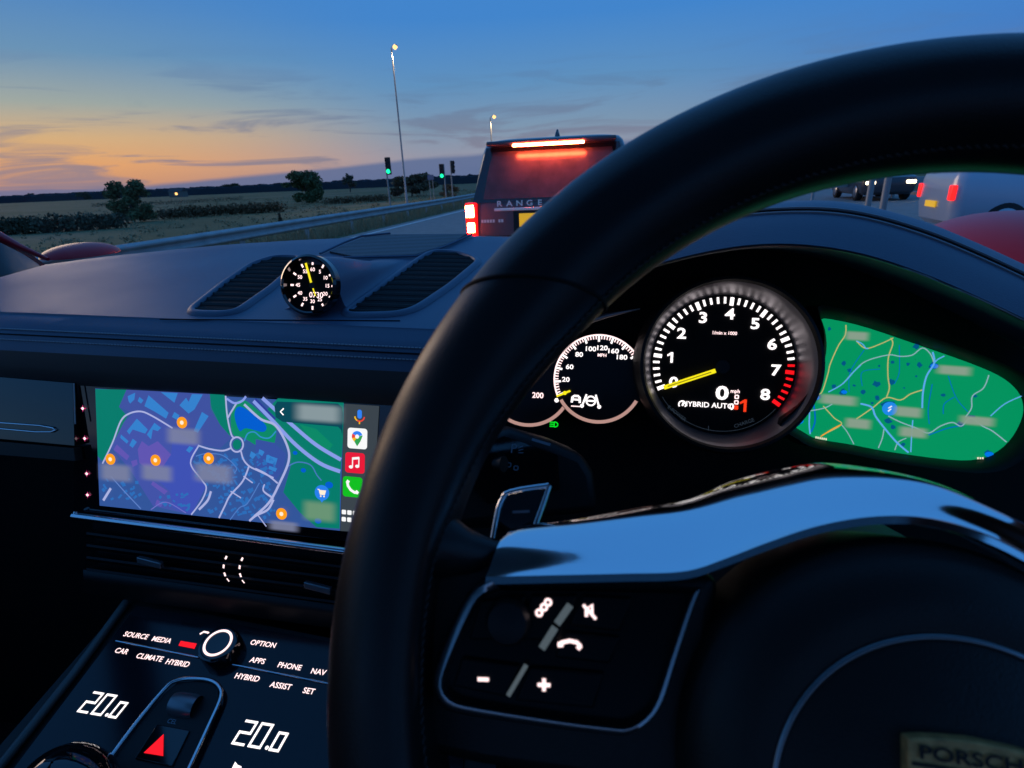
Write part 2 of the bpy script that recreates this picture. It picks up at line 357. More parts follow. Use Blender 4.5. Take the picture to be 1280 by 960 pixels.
def tree(name, label, base, h, w, seed, leafm, group, n=2600, shrub=False):
    r = np.random.default_rng(seed); root = thing(name, label, 'tree', tuple(base), 0, group)
    cs = []; rs = []
    for i in range(26):
        zc = h*(0.10+0.76*r.random()**.9 if shrub else 0.32+0.55*r.random()); k2 = 1-abs(zc/h-0.40)*(0.9 if shrub else 1.1)
        an = r.random()*6.28; rr = w*0.5*k2*r.random()**.5*0.95
        cs.append((rr*math.cos(an), rr*math.sin(an), zc)); q = (0.09+0.12*r.random()); rs.append((w*q, w*q, h*q*0.75))
    v, f = leaves(cs, rs, n, 0.028*max(h, w), r)
    v[:, 2] = np.maximum(v[:, 2], 0.02)
    mesh('crown', v, f, leafm, root, local=True)
    tv = [(V(0, 0, -0.1), h*.035), (V(0.02*h, 0, h*.25), h*.026), (V(-.01*h, .01*h, h*.5), h*.018), (V(0, 0, h*.8), h*.006)]
    tube('trunk', [q[0] for q in tv], [q[1] for q in tv], m_bark, root, seg=7, local=True)
    for i in range(5):
        c = V(*cs[i]); st = V(0, 0, h*(.2+.07*i)); tube('limb', [st, (st+c)/2+V(0, 0, .03*h), c], [h*.014, h*.01, h*.004], m_bark, root, seg=5, local=True)
    return root
def px_tree(name, label, xb, yb, ytop, wpx, seed, leafm, grp='trees and bushes out in the fields', **kw):
    P = ground(xb, yb); D = np.linalg.norm(P-CAM); h = (yb-ytop)*P[1]/FPX*1.02; w = wpx*P[1]/FPX
    return tree(name, label, P, h, w, seed, leafm, grp, **kw)
px_tree('field_tree', 'bushy green tree standing in the hedge behind the crash barrier', 168, 278, 221, 66, 11, m_leaf, shrub=True, n=7000)
px_tree('field_tree', 'round dark tree in the field short of the first traffic light', 384, 254, 212, 54, 12, m_leaf, shrub=True, n=6000)
px_tree('field_tree', 'tiny far dark tree breaking the horizon between the two big bushes', 291, 240, 229, 30, 13, m_leafd, shrub=True)
px_tree('field_tree', 'slim upright tree right of the round dark tree', 438, 240, 217, 16, 14, m_leafd)
px_tree('field_tree', 'wide reddish brown bush behind the tall lamp post', 515, 246, 218, 62, 15, m_leafb, shrub=True, n=5000)
px_tree('field_tree', 'low dark bush at the foot of the road sign', 560, 246, 231, 26, 16, m_leafb, shrub=True)
px_tree('field_tree', 'tiny lone tree near the sunset glow', 39, 249, 240, 13, 17, m_leafd, shrub=True)
px_tree('field_tree', 'small far thicket left of the bushy green tree', 106, 250, 239, 20, 18, m_leafd, shrub=True)
def hedge(label, pts, h, d, seed, leafm, n):
    r = np.random.default_rng(seed); P = resample([ground(*p) for p in pts], 26); root = thing('hedge', label, 'hedge', tuple(P[0]), 0, 'field hedges')
    cs = [p-P[0]+V(0, 0, h*.42) for p in P]; rs = [(max(d, np.linalg.norm(P[1]-P[0])*0.8), d, h*(.42+.25*r.random())) for _ in P]
    v, f = leaves(cs, rs, n, 0.10*h, r); mesh('foliage', v, f, leafm, root, local=True); return root
hedge('dark low hedge running across the field left of the bushy green tree', [(-120, 302), (0, 294), (60, 291), (150, 285)], 1.5, 1.0, 21, m_leafd, 7000)
hedge('dark low hedge right of the bushy green tree', [(205, 274), (280, 269), (350, 265)], 1.3, 1.0, 22, m_leafb, 5000)
hedge('brown hedge running behind the first traffic light', [(408, 256), (450, 253), (485, 251)], 1.1, 0.9, 23, m_leafb, 3000)
hedge('thin far hedge across the pale field', [(120, 259), (200, 256), (300, 250)], 1.2, 1.2, 24, m_leafd, 3000)
def blades(n, xr, yr, hr, seed, clump=False):
    r = np.random.default_rng(seed); x = xr[0]+(xr[1]-xr[0])*r.random(n); y = yr[0]+(yr[1]-yr[0])*r.random(n)**1.6
    z = np.array([gz(q) for q in x]); h = hr[0]+(hr[1]-hr[0])*r.random(n)**2; an = r.random(n)*6.28; w = .006+.012*r.random(n); ln_ = .3*h*r.normal(size=n)
    v = np.empty((n, 3, 3)); dx = np.cos(an)*w; dy = np.sin(an)*w
    v[:, 0] = np.stack([x-dx, y-dy, z-.02], 1); v[:, 1] = np.stack([x+dx, y+dy, z-.02], 1); v[:, 2] = np.stack([x+ln_, y+.2*h*r.normal(size=n), z+h], 1)
    return v.reshape(-1, 3), [(3*i, 3*i+1, 3*i+2) for i in range(n)]
v, f = blades(26000, (-12.5, -7.75), (4, 70), (.08, .5), 31)
o = mesh('verge_grass', v, f, m_dry, kind='stuff'); tag(o, 'dry straggly grass along the verge by the crash barrier', 'grass')
r = np.random.default_rng(77); cs = []; rs = []
for i in range(2600):
    X = -13-95*r.random()**1.5; Y = 9+150*r.random()**1.4
    if X > -16 and Y > 60: continue
    q = .12+.30*r.random()**3; cs.append((X, Y, gz(X)+q*.35)); rs.append((q*(1.2+1.5*r.random()), q, q*.8))
v, f = leaves(cs, rs, 34000, .085, r); o = mesh('field_tussocks', v, f, m_dry, kind='stuff'); tag(o, 'rough tussocky dead grass scattered across the fields', 'grass')
P = ground(352, 286); r = np.random.default_rng(5)
root = thing('dead_shrub', 'tall dry brown weed clump standing against the crash barrier', 'shrub', (float(P[0]), float(P[1]), gz(P[0])))
v, f = leaves([(0, 0, .28), (.04, 0, .5), (-.03, .05, .75)], [(.16, .16, .3), (.13, .13, .25), (.07, .07, .25)], 700, .05, r); mesh('seed_heads', v, f, m_leafb, root, local=True)
for i in range(6): tube('stem', [V(.05*i-.12, 0, 0), V(.03*i-.08, .02, .9)], .008, m_bark, root, seg=5, local=True)

# ------------------------------------------------------------------ crash barrier
m_galv = mat('galvanised steel', (0.40, 0.385, 0.37), 0.6, metal=0.15, var=0.15, vscale=3)
rail_pts = [V(-9.2, -4, 0), V(-9.15, 6, 0), V(-9.1, 14, 0), V(-9.3, 24, 0), V(-10.2, 40, 0), V(-12.5, 60, 0), V(-17, 85, 0)]
RP = np.array(cr(rail_pts, 8)); RP[:, 2] = [gz(x)+.0 for x in RP[:, 0]]
barrier = thing('crash_barrier', 'galvanised steel crash barrier along the grass verge', 'barrier', tuple(RP[0]))
prof = [(-.03, .72), (-.01, .72), (.055, .675), (.06, .655), (.055, .63), (-.02, .575), (-.02, .545), (.055, .49), (.06, .465), (.055, .445), (-.01, .40), (-.03, .40)]
rows = []
for i, p in enumerate(RP):
    tt = unit(RP[min(i+1, len(RP)-1)]-RP[max(i-1, 0)]); nn = V(tt[1], -tt[0], 0); rows.append([p+nn*a+V(0, 0, b) for a, b in prof])
loft('rail_beam', rows, m_galv, barrier, closed=True, caps=True, smooth=20)
d = np.r_[0, np.cumsum(np.linalg.norm(np.diff(RP, axis=0), axis=1))]
for s in np.arange(1.0, d[-1], 3.2):
    c = V(*[np.interp(s, d, RP[:, k2]) for k2 in range(3)]); box('post', c+V(-.07, 0, .28), (.08, .10, .66), m_galv, barrier)

# ------------------------------------------------------------------ street lamps, signals, sign
m_pole = mat('grey pole paint', (0.30, 0.31, 0.31), 0.5, metal=0.3)
m_sodium = glow('sodium lamp', (255, 190, 110), 2.6)
def street_lamp(label, P, h, arm, group):
    root = thing('street_lamp', label, 'street lamp', tuple(P), 0, group)
    tube('pole', [V(0, 0, -.1), V(0, 0, 1.2), V(0, 0, 1.25), V(0, 0, h*.6), V(0, 0, h)], [.14, .14, .11, .09, .07], m_pole, root, seg=10, local=True)
    tube('bracket_arm', [V(0, 0, h-.02), V(.1, 0, h+.10), V(.35, 0, h+.14), V(arm, 0, h+.16)], .03, m_pole, root, seg=8, local=True)
    tube('lantern', [V(arm-.22, 0, h+.17), V(arm-.1, 0, h+.2), V(arm+.18, 0, h+.21), V(arm+.36, 0, h+.17)], [.05, .12, .14, .05], m_pole, root, seg=10, flat=.7, local=True)
    lens = tube('lamp_lens', [V(arm-.12, 0, h+.10), V(arm+.05, 0, h+.06), V(arm+.28, 0, h+.10)], [.15, .27, .13], m_sodium, root, seg=10, local=True)  # lens made oversize to take in the lamp's visible glow
    pl = bpy.data.lights.new('lamp_light', 'SPOT'); pl.energy = 2500; pl.spot_size = math.radians(130); pl.spot_blend = .6; pl.color = (1, .68, .36); pl.shadow_soft_size = .15
    lo_ = bpy.data.objects.new('lamp_light', pl); COL.objects.link(lo_); lo_.parent = root; lo_.location = (arm+.1, 0, h-.25)
    return root
PL = ground(509, 256); hl = 9.3
def height_for(P, y):                                   # height of a vertical thing at P whose top shows at pixel row y
    lo, hi = 0.2, 30
    for _ in range(40):
        m_ = (lo+hi)/2; c = M_W.T @ (P+V(0, 0, m_)-CAM); yy = 480-FPX*c[1]/-c[2]
        if yy > y: lo = m_
        else: hi = m_
    return lo
street_lamp('tall street lamp with glowing amber lantern behind the barrier', PL, height_for(PL, 60), .35, 'street lamps along the road')
P2 = wY(617, 232, 85); P2[2] = gz(P2[0]); street_lamp('smaller farther street lamp showing beside the dark SUV roof', P2, height_for(P2, 147), .5, 'street lamps along the road')
m_sig = mat('signal housing', (0.012, 0.012, 0.012), 0.5)
m_siggr = glow('green signal', (20, 235, 150), 2.6)
m_off = mat('dark signal lens', (0.03, 0.015, 0.01), 0.25)
def signal(label, P, h, lit, rz=0.0, hb=.9, side=1):
    root = thing('traffic_light', label, 'traffic light', tuple(P), rz, 'traffic lights at the junction')
    tube('pole', [V(0, 0, -.1), V(0, 0, h)], .08, m_pole, root, seg=10, local=True)
    o = box('housing', (0.28*side, -.05, h-hb/2+.02), (.58, .24, hb), m_sig, root, bev=.03, local=True)
    box('bracket', (0.08*side, 0, h-.2), (.12, .05, .05), m_sig, root, local=True)
    for i in range(3):
        zc = h-hb/2+.02+(1-i)*hb*.31; mm = m_siggr if (lit and i == 2) else m_off
        tube('lens', [V(.28*side, -.175, zc), V(.28*side, -.195, zc)], hb*.13, mm, root, seg=16, local=True)
        hood = [[V(.28*side+hb*.14*math.cos(a), y, zc+hb*.14*math.sin(a)) for a in np.linspace(-.3, math.pi+.3, 12)] for y in (-.16, -.32)]
        loft('visor', hood, m_sig, root, local=True, smooth=180)
    return root
PS = ground(488, 258); signal('green traffic light on a short grey post beside the tall lamp post', PS, height_for(PS, 197), True, hb=1.8)
PS = ground(558, 251); signal('green traffic light on the post beside the road sign', PS, height_for(PS, 205), True, hb=1.7, side=-1)
PS = ground(561, 250); signal('unlit traffic light head turned away on the far post', PS+V(.25, 1.2, 0), height_for(PS, 201), False, 1.0, hb=1.6)
PB = ground(541, 252); sg = thing('road_sign', 'small blue road sign on twin posts', 'road sign', tuple(PB)); hs = height_for(PB, 219)
for dx in (-.22, .22): tube('post', [V(dx, 0, -.1), V(dx, 0, hs)], .04, m_pole, sg, seg=8, local=True)
box('sign_plate', (0, -.06, hs-.25), (.8, .03, .6), mat('sign blue', (0.10, 0.14, 0.26), .5), sg, local=True)
PH = wY(222, 238, 320); PH[2] = gz(PH[0])
fh = thing('farmhouse', 'tiny far farmhouse with one lit amber window on the horizon', 'house', tuple(PH))
box('wall', (0, 0, 1.6), (9, 5, 3.4), mat('farm wall', (.16, .14, .12), .8), fh, local=True)
mesh('roof', [V(-4.8, -2.8, 3.3), V(4.8, -2.8, 3.3), V(4.8, 2.8, 3.3), V(-4.8, 2.8, 3.3), V(-4.8, 0, 5.4), V(4.8, 0, 5.4)], [(0, 1, 5, 4), (2, 3, 4, 5), (0, 4, 3), (1, 2, 5), (0, 3, 2, 1)], mat('farm roof', (.06, .05, .05), .8), fh, local=True)
box('window', (.6, -2.53, 2.0), (1.5, .06, 1.3), m_sodium, fh, local=True)
# right-hand side of the junction
PB = wY(1085, 250, 17)
for xp, yb in ((1086, 250), (1104, 258)):
    Pq = wY(xp, yb, 17 if xp < 1100 else 15); Pq[2] = gz(Pq[0]); root = thing('marker_post', 'pale grey post across the junction, '+('left of its twin near the waiting car' if xp < 1100 else 'right of its twin and nearer the silver van'), 'post', tuple(Pq), 0, 'pale posts across the junction')
    tube('shaft', [V(0, 0, -.1), V(0, 0, 3.2)], .075, m_pole, root, seg=10, local=True); tube('cap', [V(0, 0, 3.2), V(0, 0, 3.26)], .085, m_pole, root, seg=10, local=True)
fence = thing('guard_rail', 'low pale guard rail across the junction behind the posts', 'barrier', (6, 26, 0))
box('rail_beam', (8, 0, .62), (26, .06, .3), m_galv, fence, local=True, bev=.02)
for i in range(9): box('post', (-4+3*i, .08, .3), (.1, .08, .62), m_galv, fence, local=True)

# ------------------------------------------------------------------ vehicles
m_paintdk = mat('dark car paint', (0.05, 0.045, 0.052), 0.3, metal=0.2, coat=.5)
m_rearglass = mat('dusty rear glass', (0.035, 0.03, 0.034), 0.25, spec=0.5, var=.3, vscale=6)  # dust added so the brake lights' red spill shows on the pane
m_carglass = mat('dark car glass', (0.012, 0.010, 0.012), 0.04, spec=0.6)
m_brake = bpy.data.materials.new('brake light'); m_brake.use_nodes = True
b = m_brake.node_tree.nodes['Principled BSDF']; b.inputs['Base Color'].default_value = (.3, .01, .01, 1); b.inputs['Emission Color'].default_value = (1, .085, .03, 1); b.inputs['Emission Strength'].default_value = 220
m_redlens = mat('red lens', (0.35, 0.01, 0.012), 0.15, emit=(255, 20, 14), es=1.2)
m_chrome = mat('chrome letter', (0.75, 0.77, 0.8), 0.25, metal=0.6, emit=(150, 165, 180), es=.12)  # faint glow added to the chrome, which is no lamp
m_plate = mat('yellow plate', (0.75, 0.48, 0.03), 0.45, emit=(255, 190, 30), es=0.55)     # plate glows by itself, in place of light from a plate lamp
m_tyre = mat('tyre', (0.012, 0.012, 0.012), 0.8)
m_rim = mat('wheel rim', (0.4, 0.4, 0.42), 0.3, metal=0.9)
def rrect(w, y0, y1, r, n=6):
    out = []
    for cx, cy, a0 in ((w-r, y1-r, 0), (-w+r, y1-r, 90), (-w+r, y0+r, 180), (w-r, y0+r, 270)):
        for a in np.linspace(math.radians(a0), math.radians(a0+90), n): out.append((cx+r*math.cos(a), cy+r*math.sin(a)))
    return out
def stack(name, sl, m, root, smooth=35):
    rows = [[V(x, y, z) for x, y in rrect(w, yr, yf, min(r, w*.9))] for z, w, yr, yf, r in sl]
    return loft(name, rows, m, root, closed=True, caps=True, local=True, smooth=smooth)
def wheel(root, x, y, R=.38, w=.27):
    s = 1 if x > 0 else -1
    tube('tyre', [V(x-s*w/2, y, R), V(x-s*w*.4, y, R), V(x+s*w*.4, y, R), V(x+s*w/2, y, R)], [R*.93, R, R, R*.93], m_tyre, root, seg=28, local=True)
    tube('wheel_rim', [V(x+s*w*.45, y, R), V(x+s*w*.53, y, R)], [R*.68, R*.64], m_rim, root, seg=24, local=True)
PR = wY(688, 260, 6.7)
suv = thing('dark_suv', 'dark SUV braking directly ahead with its red brake lights glowing', 'car', (float(PR[0]), 6.7, 0))
SL = [(.30, .90, .16, 4.85, .2), (.36, .95, .06, 4.92, .22), (.46, .985, .0, 4.98, .24), (.62, .995, -.03, 5.0, .24), (.70, 1.0, -.02, 5.0, .2), (.90, 1.0, .0, 4.98, .18), (1.06, .985, .01, 4.9, .18), (1.12, .965, .02, 4.8, .18), (1.15, .945, .03, 3.7, .18), (1.45, .885, .13, 3.2, .18), (1.66, .84, .20, 2.85, .18), (1.76, .80, .24, 2.65, .18), (1.805, .755, .30, 2.5, .2), (1.825, .66, .42, 2.3, .25)]
stack('body', SL, m_paintdk, suv)
def yr_at(z): return float(np.interp(z, [s[0] for s in SL], [s[2] for s in SL]))
def w_at(z): return float(np.interp(z, [s[0] for s in SL], [s[1] for s in SL]))
# rear window
zs = np.linspace(1.17, 1.68, 8)
rows = [[V(u*(w_at(z)-.15), yr_at(z)-.012+.0*abs(u), z) for u in np.linspace(-1, 1, 9)] for z in zs]
o = loft('rear_window', rows, m_rearglass, suv, local=True, smooth=180)
mesh('window_surround', [V(s*(w_at(z)-e), yr_at(z)-.008, z) for z, e in ((1.13, .04), (1.73, .05)) for s in (-1, 1)], [(0, 1, 3, 2)], m_gloss, suv, local=True)
o = box('spoiler', (0, .16, 1.765), (1.46, .22, .05), m_paintdk, suv, bev=.02, local=True)
box('brake_light_bar', (-.02, .045, 1.735), (.80, .03, .026), m_brake, suv, bev=.008, local=True)
tube('antenna_fin', [V(.02, .62, 1.81), V(.02, .70, 1.86), V(.02, .74, 1.92), V(.02, .80, 1.83)], [.02, .028, .012, .03], m_gloss, suv, seg=8, flat=.5, local=True)
for s in (-1, 1):
    tl = box('tail_light', (s*.935, .035, .94), (.14, .13, .40), m_redlens, suv, bev=.02, local=True)
    box('lamp_cell', (s*.945, -.035, 1.045), (.095, .03, .135), m_brake, tl, bev=.008, local=True)
    box('lamp_cell', (s*.940, -.035, .86), (.085, .03, .11), m_brake, tl, bev=.008, local=True)
    tube('roof_rail', [V(s*.74, .7, 1.80), V(s*.74, 2.3, 1.825)], .018, m_gloss, suv, seg=8, local=True)
    for y0, y1 in ((.5, 1.3), (1.4, 2.4)):
        mesh('side_window', [V(s*(w_at(z)+.004), y, z) for z in (1.2, 1.62) for y in (y0, y1)], [(0, 1, 3, 2)], m_carglass, suv, local=True)
    for y in (.95, 3.95): wheel(suv, s*.86, y)
    box('side_mirror', (s*1.08, 3.35, 1.18), (.22, .12, .17), m_paintdk, suv, bev=.03, local=True)
box('trim_strip', (0, -.03, 1.055), (1.30, .03, .03), m_chrome, suv, bev=.005, local=True)
box('plate_recess', (0, -.016, .90), (.86, .02, .26), m_gloss, suv, local=True)
box('number_plate', (-.08, -.04, .93), (.56, .012, .15), m_plate, suv, bev=.004, local=True)
box('rear_bumper', (0, -.06, .58), (1.86, .16, .26), m_paintdk, suv, bev=.05, local=True)
box('tailgate_seam', (0, -.03, .755), (1.7, .012, .012), m_matte, suv, local=True)
for i, ch in enumerate('RANGE ROVER'):
    if ch == ' ': continue
    v, f = text_mesh(ch, .085, bold=.015); mesh('letter', [V(-.59+i*.118+p[0]*1.25, -.02-.004, 1.115+p[1]) for p in v], f, m_chrome, suv, local=True)
for i in range(8):
    if i != 5: box('script_letter', (-.80+i*.034, -.034, .93), (.024, .006, .034), m_chrome, suv, local=True)
box('exhaust_trim', (-.6, -.1, .40), (.22, .1, .06), m_alud, suv, bev=.02, local=True); box('exhaust_trim', (.6, -.1, .40), (.22, .1, .06), m_alud, suv, bev=.02, local=True)

m_van = mat('pale blue silver paint', (0.42, 0.47, 0.55), 0.3, metal=0.2, coat=.6)
m_head = glow('headlight', (255, 232, 190), 6.0)
m_amber = glow('amber lamp', (255, 170, 70), 3.0)
m_headr = glow('tail lamp', (255, 30, 25), 2.0)
def car(name, label, P, rz, paint, van=False, group=None):
    root = thing(name, label, 'van' if van else 'car', (float(P[0]), float(P[1]), 0), rz, group)
    H = 2.0 if van else 1.5; bl = 1.15 if van else .95; L = 4.9 if van else 4.4
    S = [(.22, .80, .15, L-.15, .2), (.32, .88, .04, L-.04, .25), (.60, .91, 0, L, .25), (bl-.12, .90, .02, L-.06, .22), (bl, .87, .05, L-.55, .2), (bl+.06, .85, .08, L-1.05, .2), (H-.18, .74 if not van else .84, .28 if not van else .08, L-1.9, .2), (H-.06, .66 if not van else .80, .5 if not van else .14, L-2.15, .2), (H, .5 if not van else .7, .8 if not van else .3, L-2.4, .2)]
    stack('body', S, paint, root)
    wz = lambda z: float(np.interp(z, [s[0] for s in S], [s[1] for s in S])); yz = lambda z: float(np.interp(z, [s[0] for s in S], [s[2] for s in S])); yfz = lambda z: float(np.interp(z, [s[0] for s in S], [s[3] for s in S]))
    za, zb = bl+.08, H-.2
    for s in (-1, 1):
        for q0, q1 in ((.12, .48), (.52, .92)):
            if van and q0 < .2: continue
            vv = []
            for z in (za, zb):
                a, c2 = yz(z)+.1, yfz(z)-.1; vv += [V(s*(wz(z)+.005), a+(c2-a)*q0, z), V(s*(wz(z)+.005), a+(c2-a)*q1, z)]
            mesh('side_window', vv, [(0, 1, 3, 2)], m_carglass, root, local=True)
        for y in (.85, L-.85): wheel(root, s*.80, y, .33, .22)
        box('headlight', (s*.66, L-.03, .66), (.32, .10, .12), m_head, root, bev=.03, local=True)
        box('tail_light', (s*.76, .03, .82), (.16, .08, .26), m_headr, root, bev=.02, local=True)
        box('door_mirror', (s*.98, L-1.5, bl+.12), (.16, .10, .12), paint, root, bev=.03, local=True)
    mesh('rear_window', [V(u*(wz(z)-.1), yz(z)-.012, z) for z in (za, zb) for u in (-1, 1)], [(0, 1, 3, 2)], m_carglass, root, local=True)
    mesh('windscreen', [V(u*(wz(z)-.08), yfz(z)+.012, z) for z in (za, zb) for u in (-1, 1)], [(0, 1, 3, 2)], m_carglass, root, local=True)
    box('number_plate', (0, -.02, .6), (.5, .02, .11), m_plate, root, local=True)
    return root
Pv = wY(1158, 285, 12.5); car('silver_van', 'pale blue silver van crossing the junction with red tail lights', Pv, math.radians(-97), m_van, van=True)
Pv = wY(1118, 268, 24.0); car('oncoming_car', 'dark car waiting across the junction with bright headlights', Pv+V(0, 4.4, 0), math.radians(176), m_paintdk)
Pv = wY(1016, 240, 60.0); car('distant_car', 'tiny far car with tail lights beyond the binnacle', Pv, 0.0, m_paintdk)

# ================================================================== OUR OWN CAR: shell, red bonnet, windscreen
m_redpaint = mat('carmine red paint', (0.42, 0.012, 0.022), 0.35, spec=.3)
m_head_l = mat('grey headlining', (0.06, 0.06, 0.06), 0.9)
shell = thing('car_body', 'our own red car body with its bonnet crests beyond the dashboard', 'car', (0, 0, 0))
shell['label'] = 'red front wings of our own car beyond the dashboard ends'
def slab(name, pts, m, th=.03):
    top = [V(*p) for p in pts]; n = len(top); v = top+[p+V(0, 0, th) for p in top]
    return mesh(name, v, [tuple(range(n))[::-1], tuple(range(n, 2*n))]+[(i, (i+1) % n, (i+1) % n+n, i+n) for i in range(n)], m, shell, car=True)
XL, XR = -1.15, 0.82
for q0, q1, r0, r1 in ((XL+.25, XR-.2, .05, .20), (XL+.25, XR-.2, -1.9, -1.3), (XL+.25, XL+.40, -1.3, .05), (XR-.35, XR-.2, -1.3, .05)):
    slab('roof_panel', [(q0, r1, 1.80), (q1, r1, 1.80), (q1, r0, 1.80), (q0, r0, 1.80)], m_head_l, .04)
slab('roof_glass', [(XL+.40, .05, 1.82), (XR-.35, .05, 1.82), (XR-.35, -1.3, 1.82), (XL+.40, -1.3, 1.82)], thin_glass('panoramic roof glass', (.38, .38, .39), .3), .006)
slab('floor', [(XL, 1.0, .35), (XR, 1.0, .35), (XR, -1.9, .35), (XL, -1.9, .35)], m_matte)
for xx, s in ((XL, -1), (XR, 1)):
    mesh('door', boxv((xx+s*.04, -.55, .73), (.08, 2.7, .76)), BF, m_matte, shell, car=True)
    tube('pillar', [V(xx+s*.02, 1.0, 1.15), V(xx-s*.08, .6, 1.50), V(xx-s*.2, .2, 1.81)], [.05, .045, .045], m_matte, shell, seg=8, car=True)
    tube('pillar', [V(xx, -.6, .95), V(xx-s*.2, -.75, 1.81)], .07, m_matte, shell, seg=8, car=True)
mesh('rear_bulkhead', boxv(((XL+XR)/2, -1.9, .8), (XR-XL, .05, .9)), BF, m_matte, shell, car=True)
mesh('front_bulkhead', boxv(((XL+XR)/2, 1.02, .75), (XR-XL, .04, .8)), BF, m_matte, shell, car=True)
m_ws = thin_glass('windscreen glass', refl=.35)
rows = [[V(XL+.05+(XR-XL-.1)*u, Y-(2*u-1)**2*.12, z) for u in np.linspace(0, 1, 17)] for Y, z in ((1.10, 1.215), (.85, 1.43), (.55, 1.64), (.20, 1.80))]
loft('windscreen', rows, m_ws, shell, car=True, smooth=180)
def wing(cx, cy, cz, rx, ry, rz):
    rows = [[V(cx+rx*math.sin(a)*math.cos(q), cy+ry*math.sin(a)*math.sin(q), cz+rz*math.cos(a)) for q in np.linspace(0, 2*math.pi, 32, endpoint=False)] for a in np.linspace(.02, 1.55, 14)]
    loft('front_wing', rows, m_redpaint, shell, closed=True, car=True, smooth=180)
a = atY(92, 314, 1.22); wing(a[0], 1.24, a[2]-.012, .066, .10, .030)
a = atY(1330, 292, 1.22); wing(a[0], 1.30, a[2]-.09, .19, .32, .125)
mesh('bonnet', [V(x, y, z) for y, z in ((1.14, 1.06), (1.6, 1.08), (2.1, .98)) for x in (-1.0, -.2, .75)], [(i*3+j, i*3+j+1, i*3+j+4, i*3+j+3) for i in range(2) for j in range(2)], m_redpaint, shell, car=True, smooth=180)

# ================================================================== DASHBOARD
S = 0.85
CR_Y, CR_Z, SLP = .544, 1.248, .152
dash = thing('dashboard', 'long black leather dashboard with double stitched seam under the windscreen', 'dashboard', (0, 0, 0))
DP = Fr((0, CR_Y, CR_Z), (1, 0, 0), (0, 1, SLP))            # the plane of the dash top
far_px = [(-60, 368), (0, 343), (60, 328), (130, 318), (220, 308), (300, 300), (390, 294), (480, 290), (584, 289)]
FP = np.array([DP.P(*p) for p in far_px])
fx = list(FP[:, 0])+[.0, .35, .8]; fy = list(FP[:, 1])+[.945, .90, .66]
def yfar(X): return float(np.interp(X, fx, fy))
XS = np.linspace(-1.05, .74, 61)
rows = []
roll = [(.530, 1.150, 0), (.5095, 1.168, 0), (.508, 1.195, 0), (.510, 1.212, 0), (.516, 1.2275, 0), (.527, 1.241, 0), (.5435, 1.2478, 0)]
for Y, z, _ in roll[:-1]: rows.append([V(x, Y, z) for x in XS])
top_t = [0, .004, .1, .25, .4, .55, .7, .82, .92, .97, 1.0]
for tt in top_t:
    rr = []
    for x in XS:
        Y = CR_Y+(yfar(x)-CR_Y)*tt; z = CR_Z+SLP*(Y-CR_Y)-(.0022 if tt == 0 else 0)-(.012*((tt-.92)/.08)**2 if tt > .92 else 0)
        rr.append(V(x, Y, z))
    rows.append(rr)
rows.append([p+V(0, .02, -.06) for p in rows[-1]])
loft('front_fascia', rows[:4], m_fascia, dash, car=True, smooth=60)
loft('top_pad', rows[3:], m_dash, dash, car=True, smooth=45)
# double stitching along the roll
def stitches(path_fn, n, ln_, w, up):
    v = []; f = []
    for i in range(n):
        c, tdir, nrm = path_fn((i+.5)/n); tdir = unit(tdir); nrm = unit(nrm); sd = np.cross(tdir, nrm)
        b0 = [c+tdir*ln_*a*.5+sd*w*b*.5+nrm*(up if k2 else -.0003) for k2 in (0, 1) for b in (-1, 1) for a in (-1, 1)]
        if True:
            for k2 in (4, 5, 6, 7): b0[k2] = b0[k2]-(b0[k2]-c)*0.25*np.array([1, 1, 1])*(.6)
        o_ = len(v); v += b0; f += [tuple(q+o_ for q in ff) for ff in BF]
    return v, f
gs = []
for Y, z, nrm in ((.5205, 1.2345, V(0, -.55, .83)), (.5140, 1.2240, V(0, -.8, .55))):
    gs.append(stitches(lambda q, Y=Y, z=z, nrm=nrm: (V(-1.0+1.0*q, Y, z), V(1, 0, .02), nrm), 250, .0030, .0015, .0011))
v, f = merge(gs); mesh('stitching', v, f, m_thread, dash, car=True, kind='stuff')
tube('seam_groove', [V(-1.0, .5168, 1.2296), V(.0, .5168, 1.2296)], .0008, m_matte, dash, seg=6, car=True)
# vents, clock pod, speaker grille
def dpx(l): return [DP.pix(*p) for p in l]
def slat_fill(parent, poly, n, m, h0, th):
    poly = np.array(poly); b0, b1 = poly[:, 1].min(), poly[:, 1].max()
    for i in range(n):
        b = b0+(b1-b0)*(i+.5)/n; xs = []
        for k2 in range(len(poly)):
            p, q = poly[k2], poly[(k2+1) % len(poly)]
            if (p[1]-b)*(q[1]-b) < 0: xs.append(p[0]+(q[0]-p[0])*(b-p[1])/(q[1]-p[1]))
        if len(xs) < 2: continue
        x0, x1 = min(xs)+.001, max(xs)-.001
        if x1-x0 < .006: continue
        w = (b1-b0)/n*.20
        vv = [DP.pt(x, b+bb*w, h) for h, bb in ((h0-.002, -.6), (h0, .3), (h0-.0005, .75), (h0-.0024, .2)) for x in (x0, x1)]
        mesh('slat', vv, [(0, 1, 3, 2), (2, 3, 5, 4), (4, 5, 7, 6), (6, 7, 1, 0), (0, 2, 4, 6), (1, 7, 5, 3)], m, parent, car=True)
def cr2(l, n=96):
    q = np.array(list(l)+[l[0]]); return resample(q, n+1)[:-1]
def soften(P, k=3):
    P = np.array(P)
    for _ in range(k): P = .25*np.roll(P, 1, 0)+.5*P+.25*np.roll(P, -1, 0)
    return P
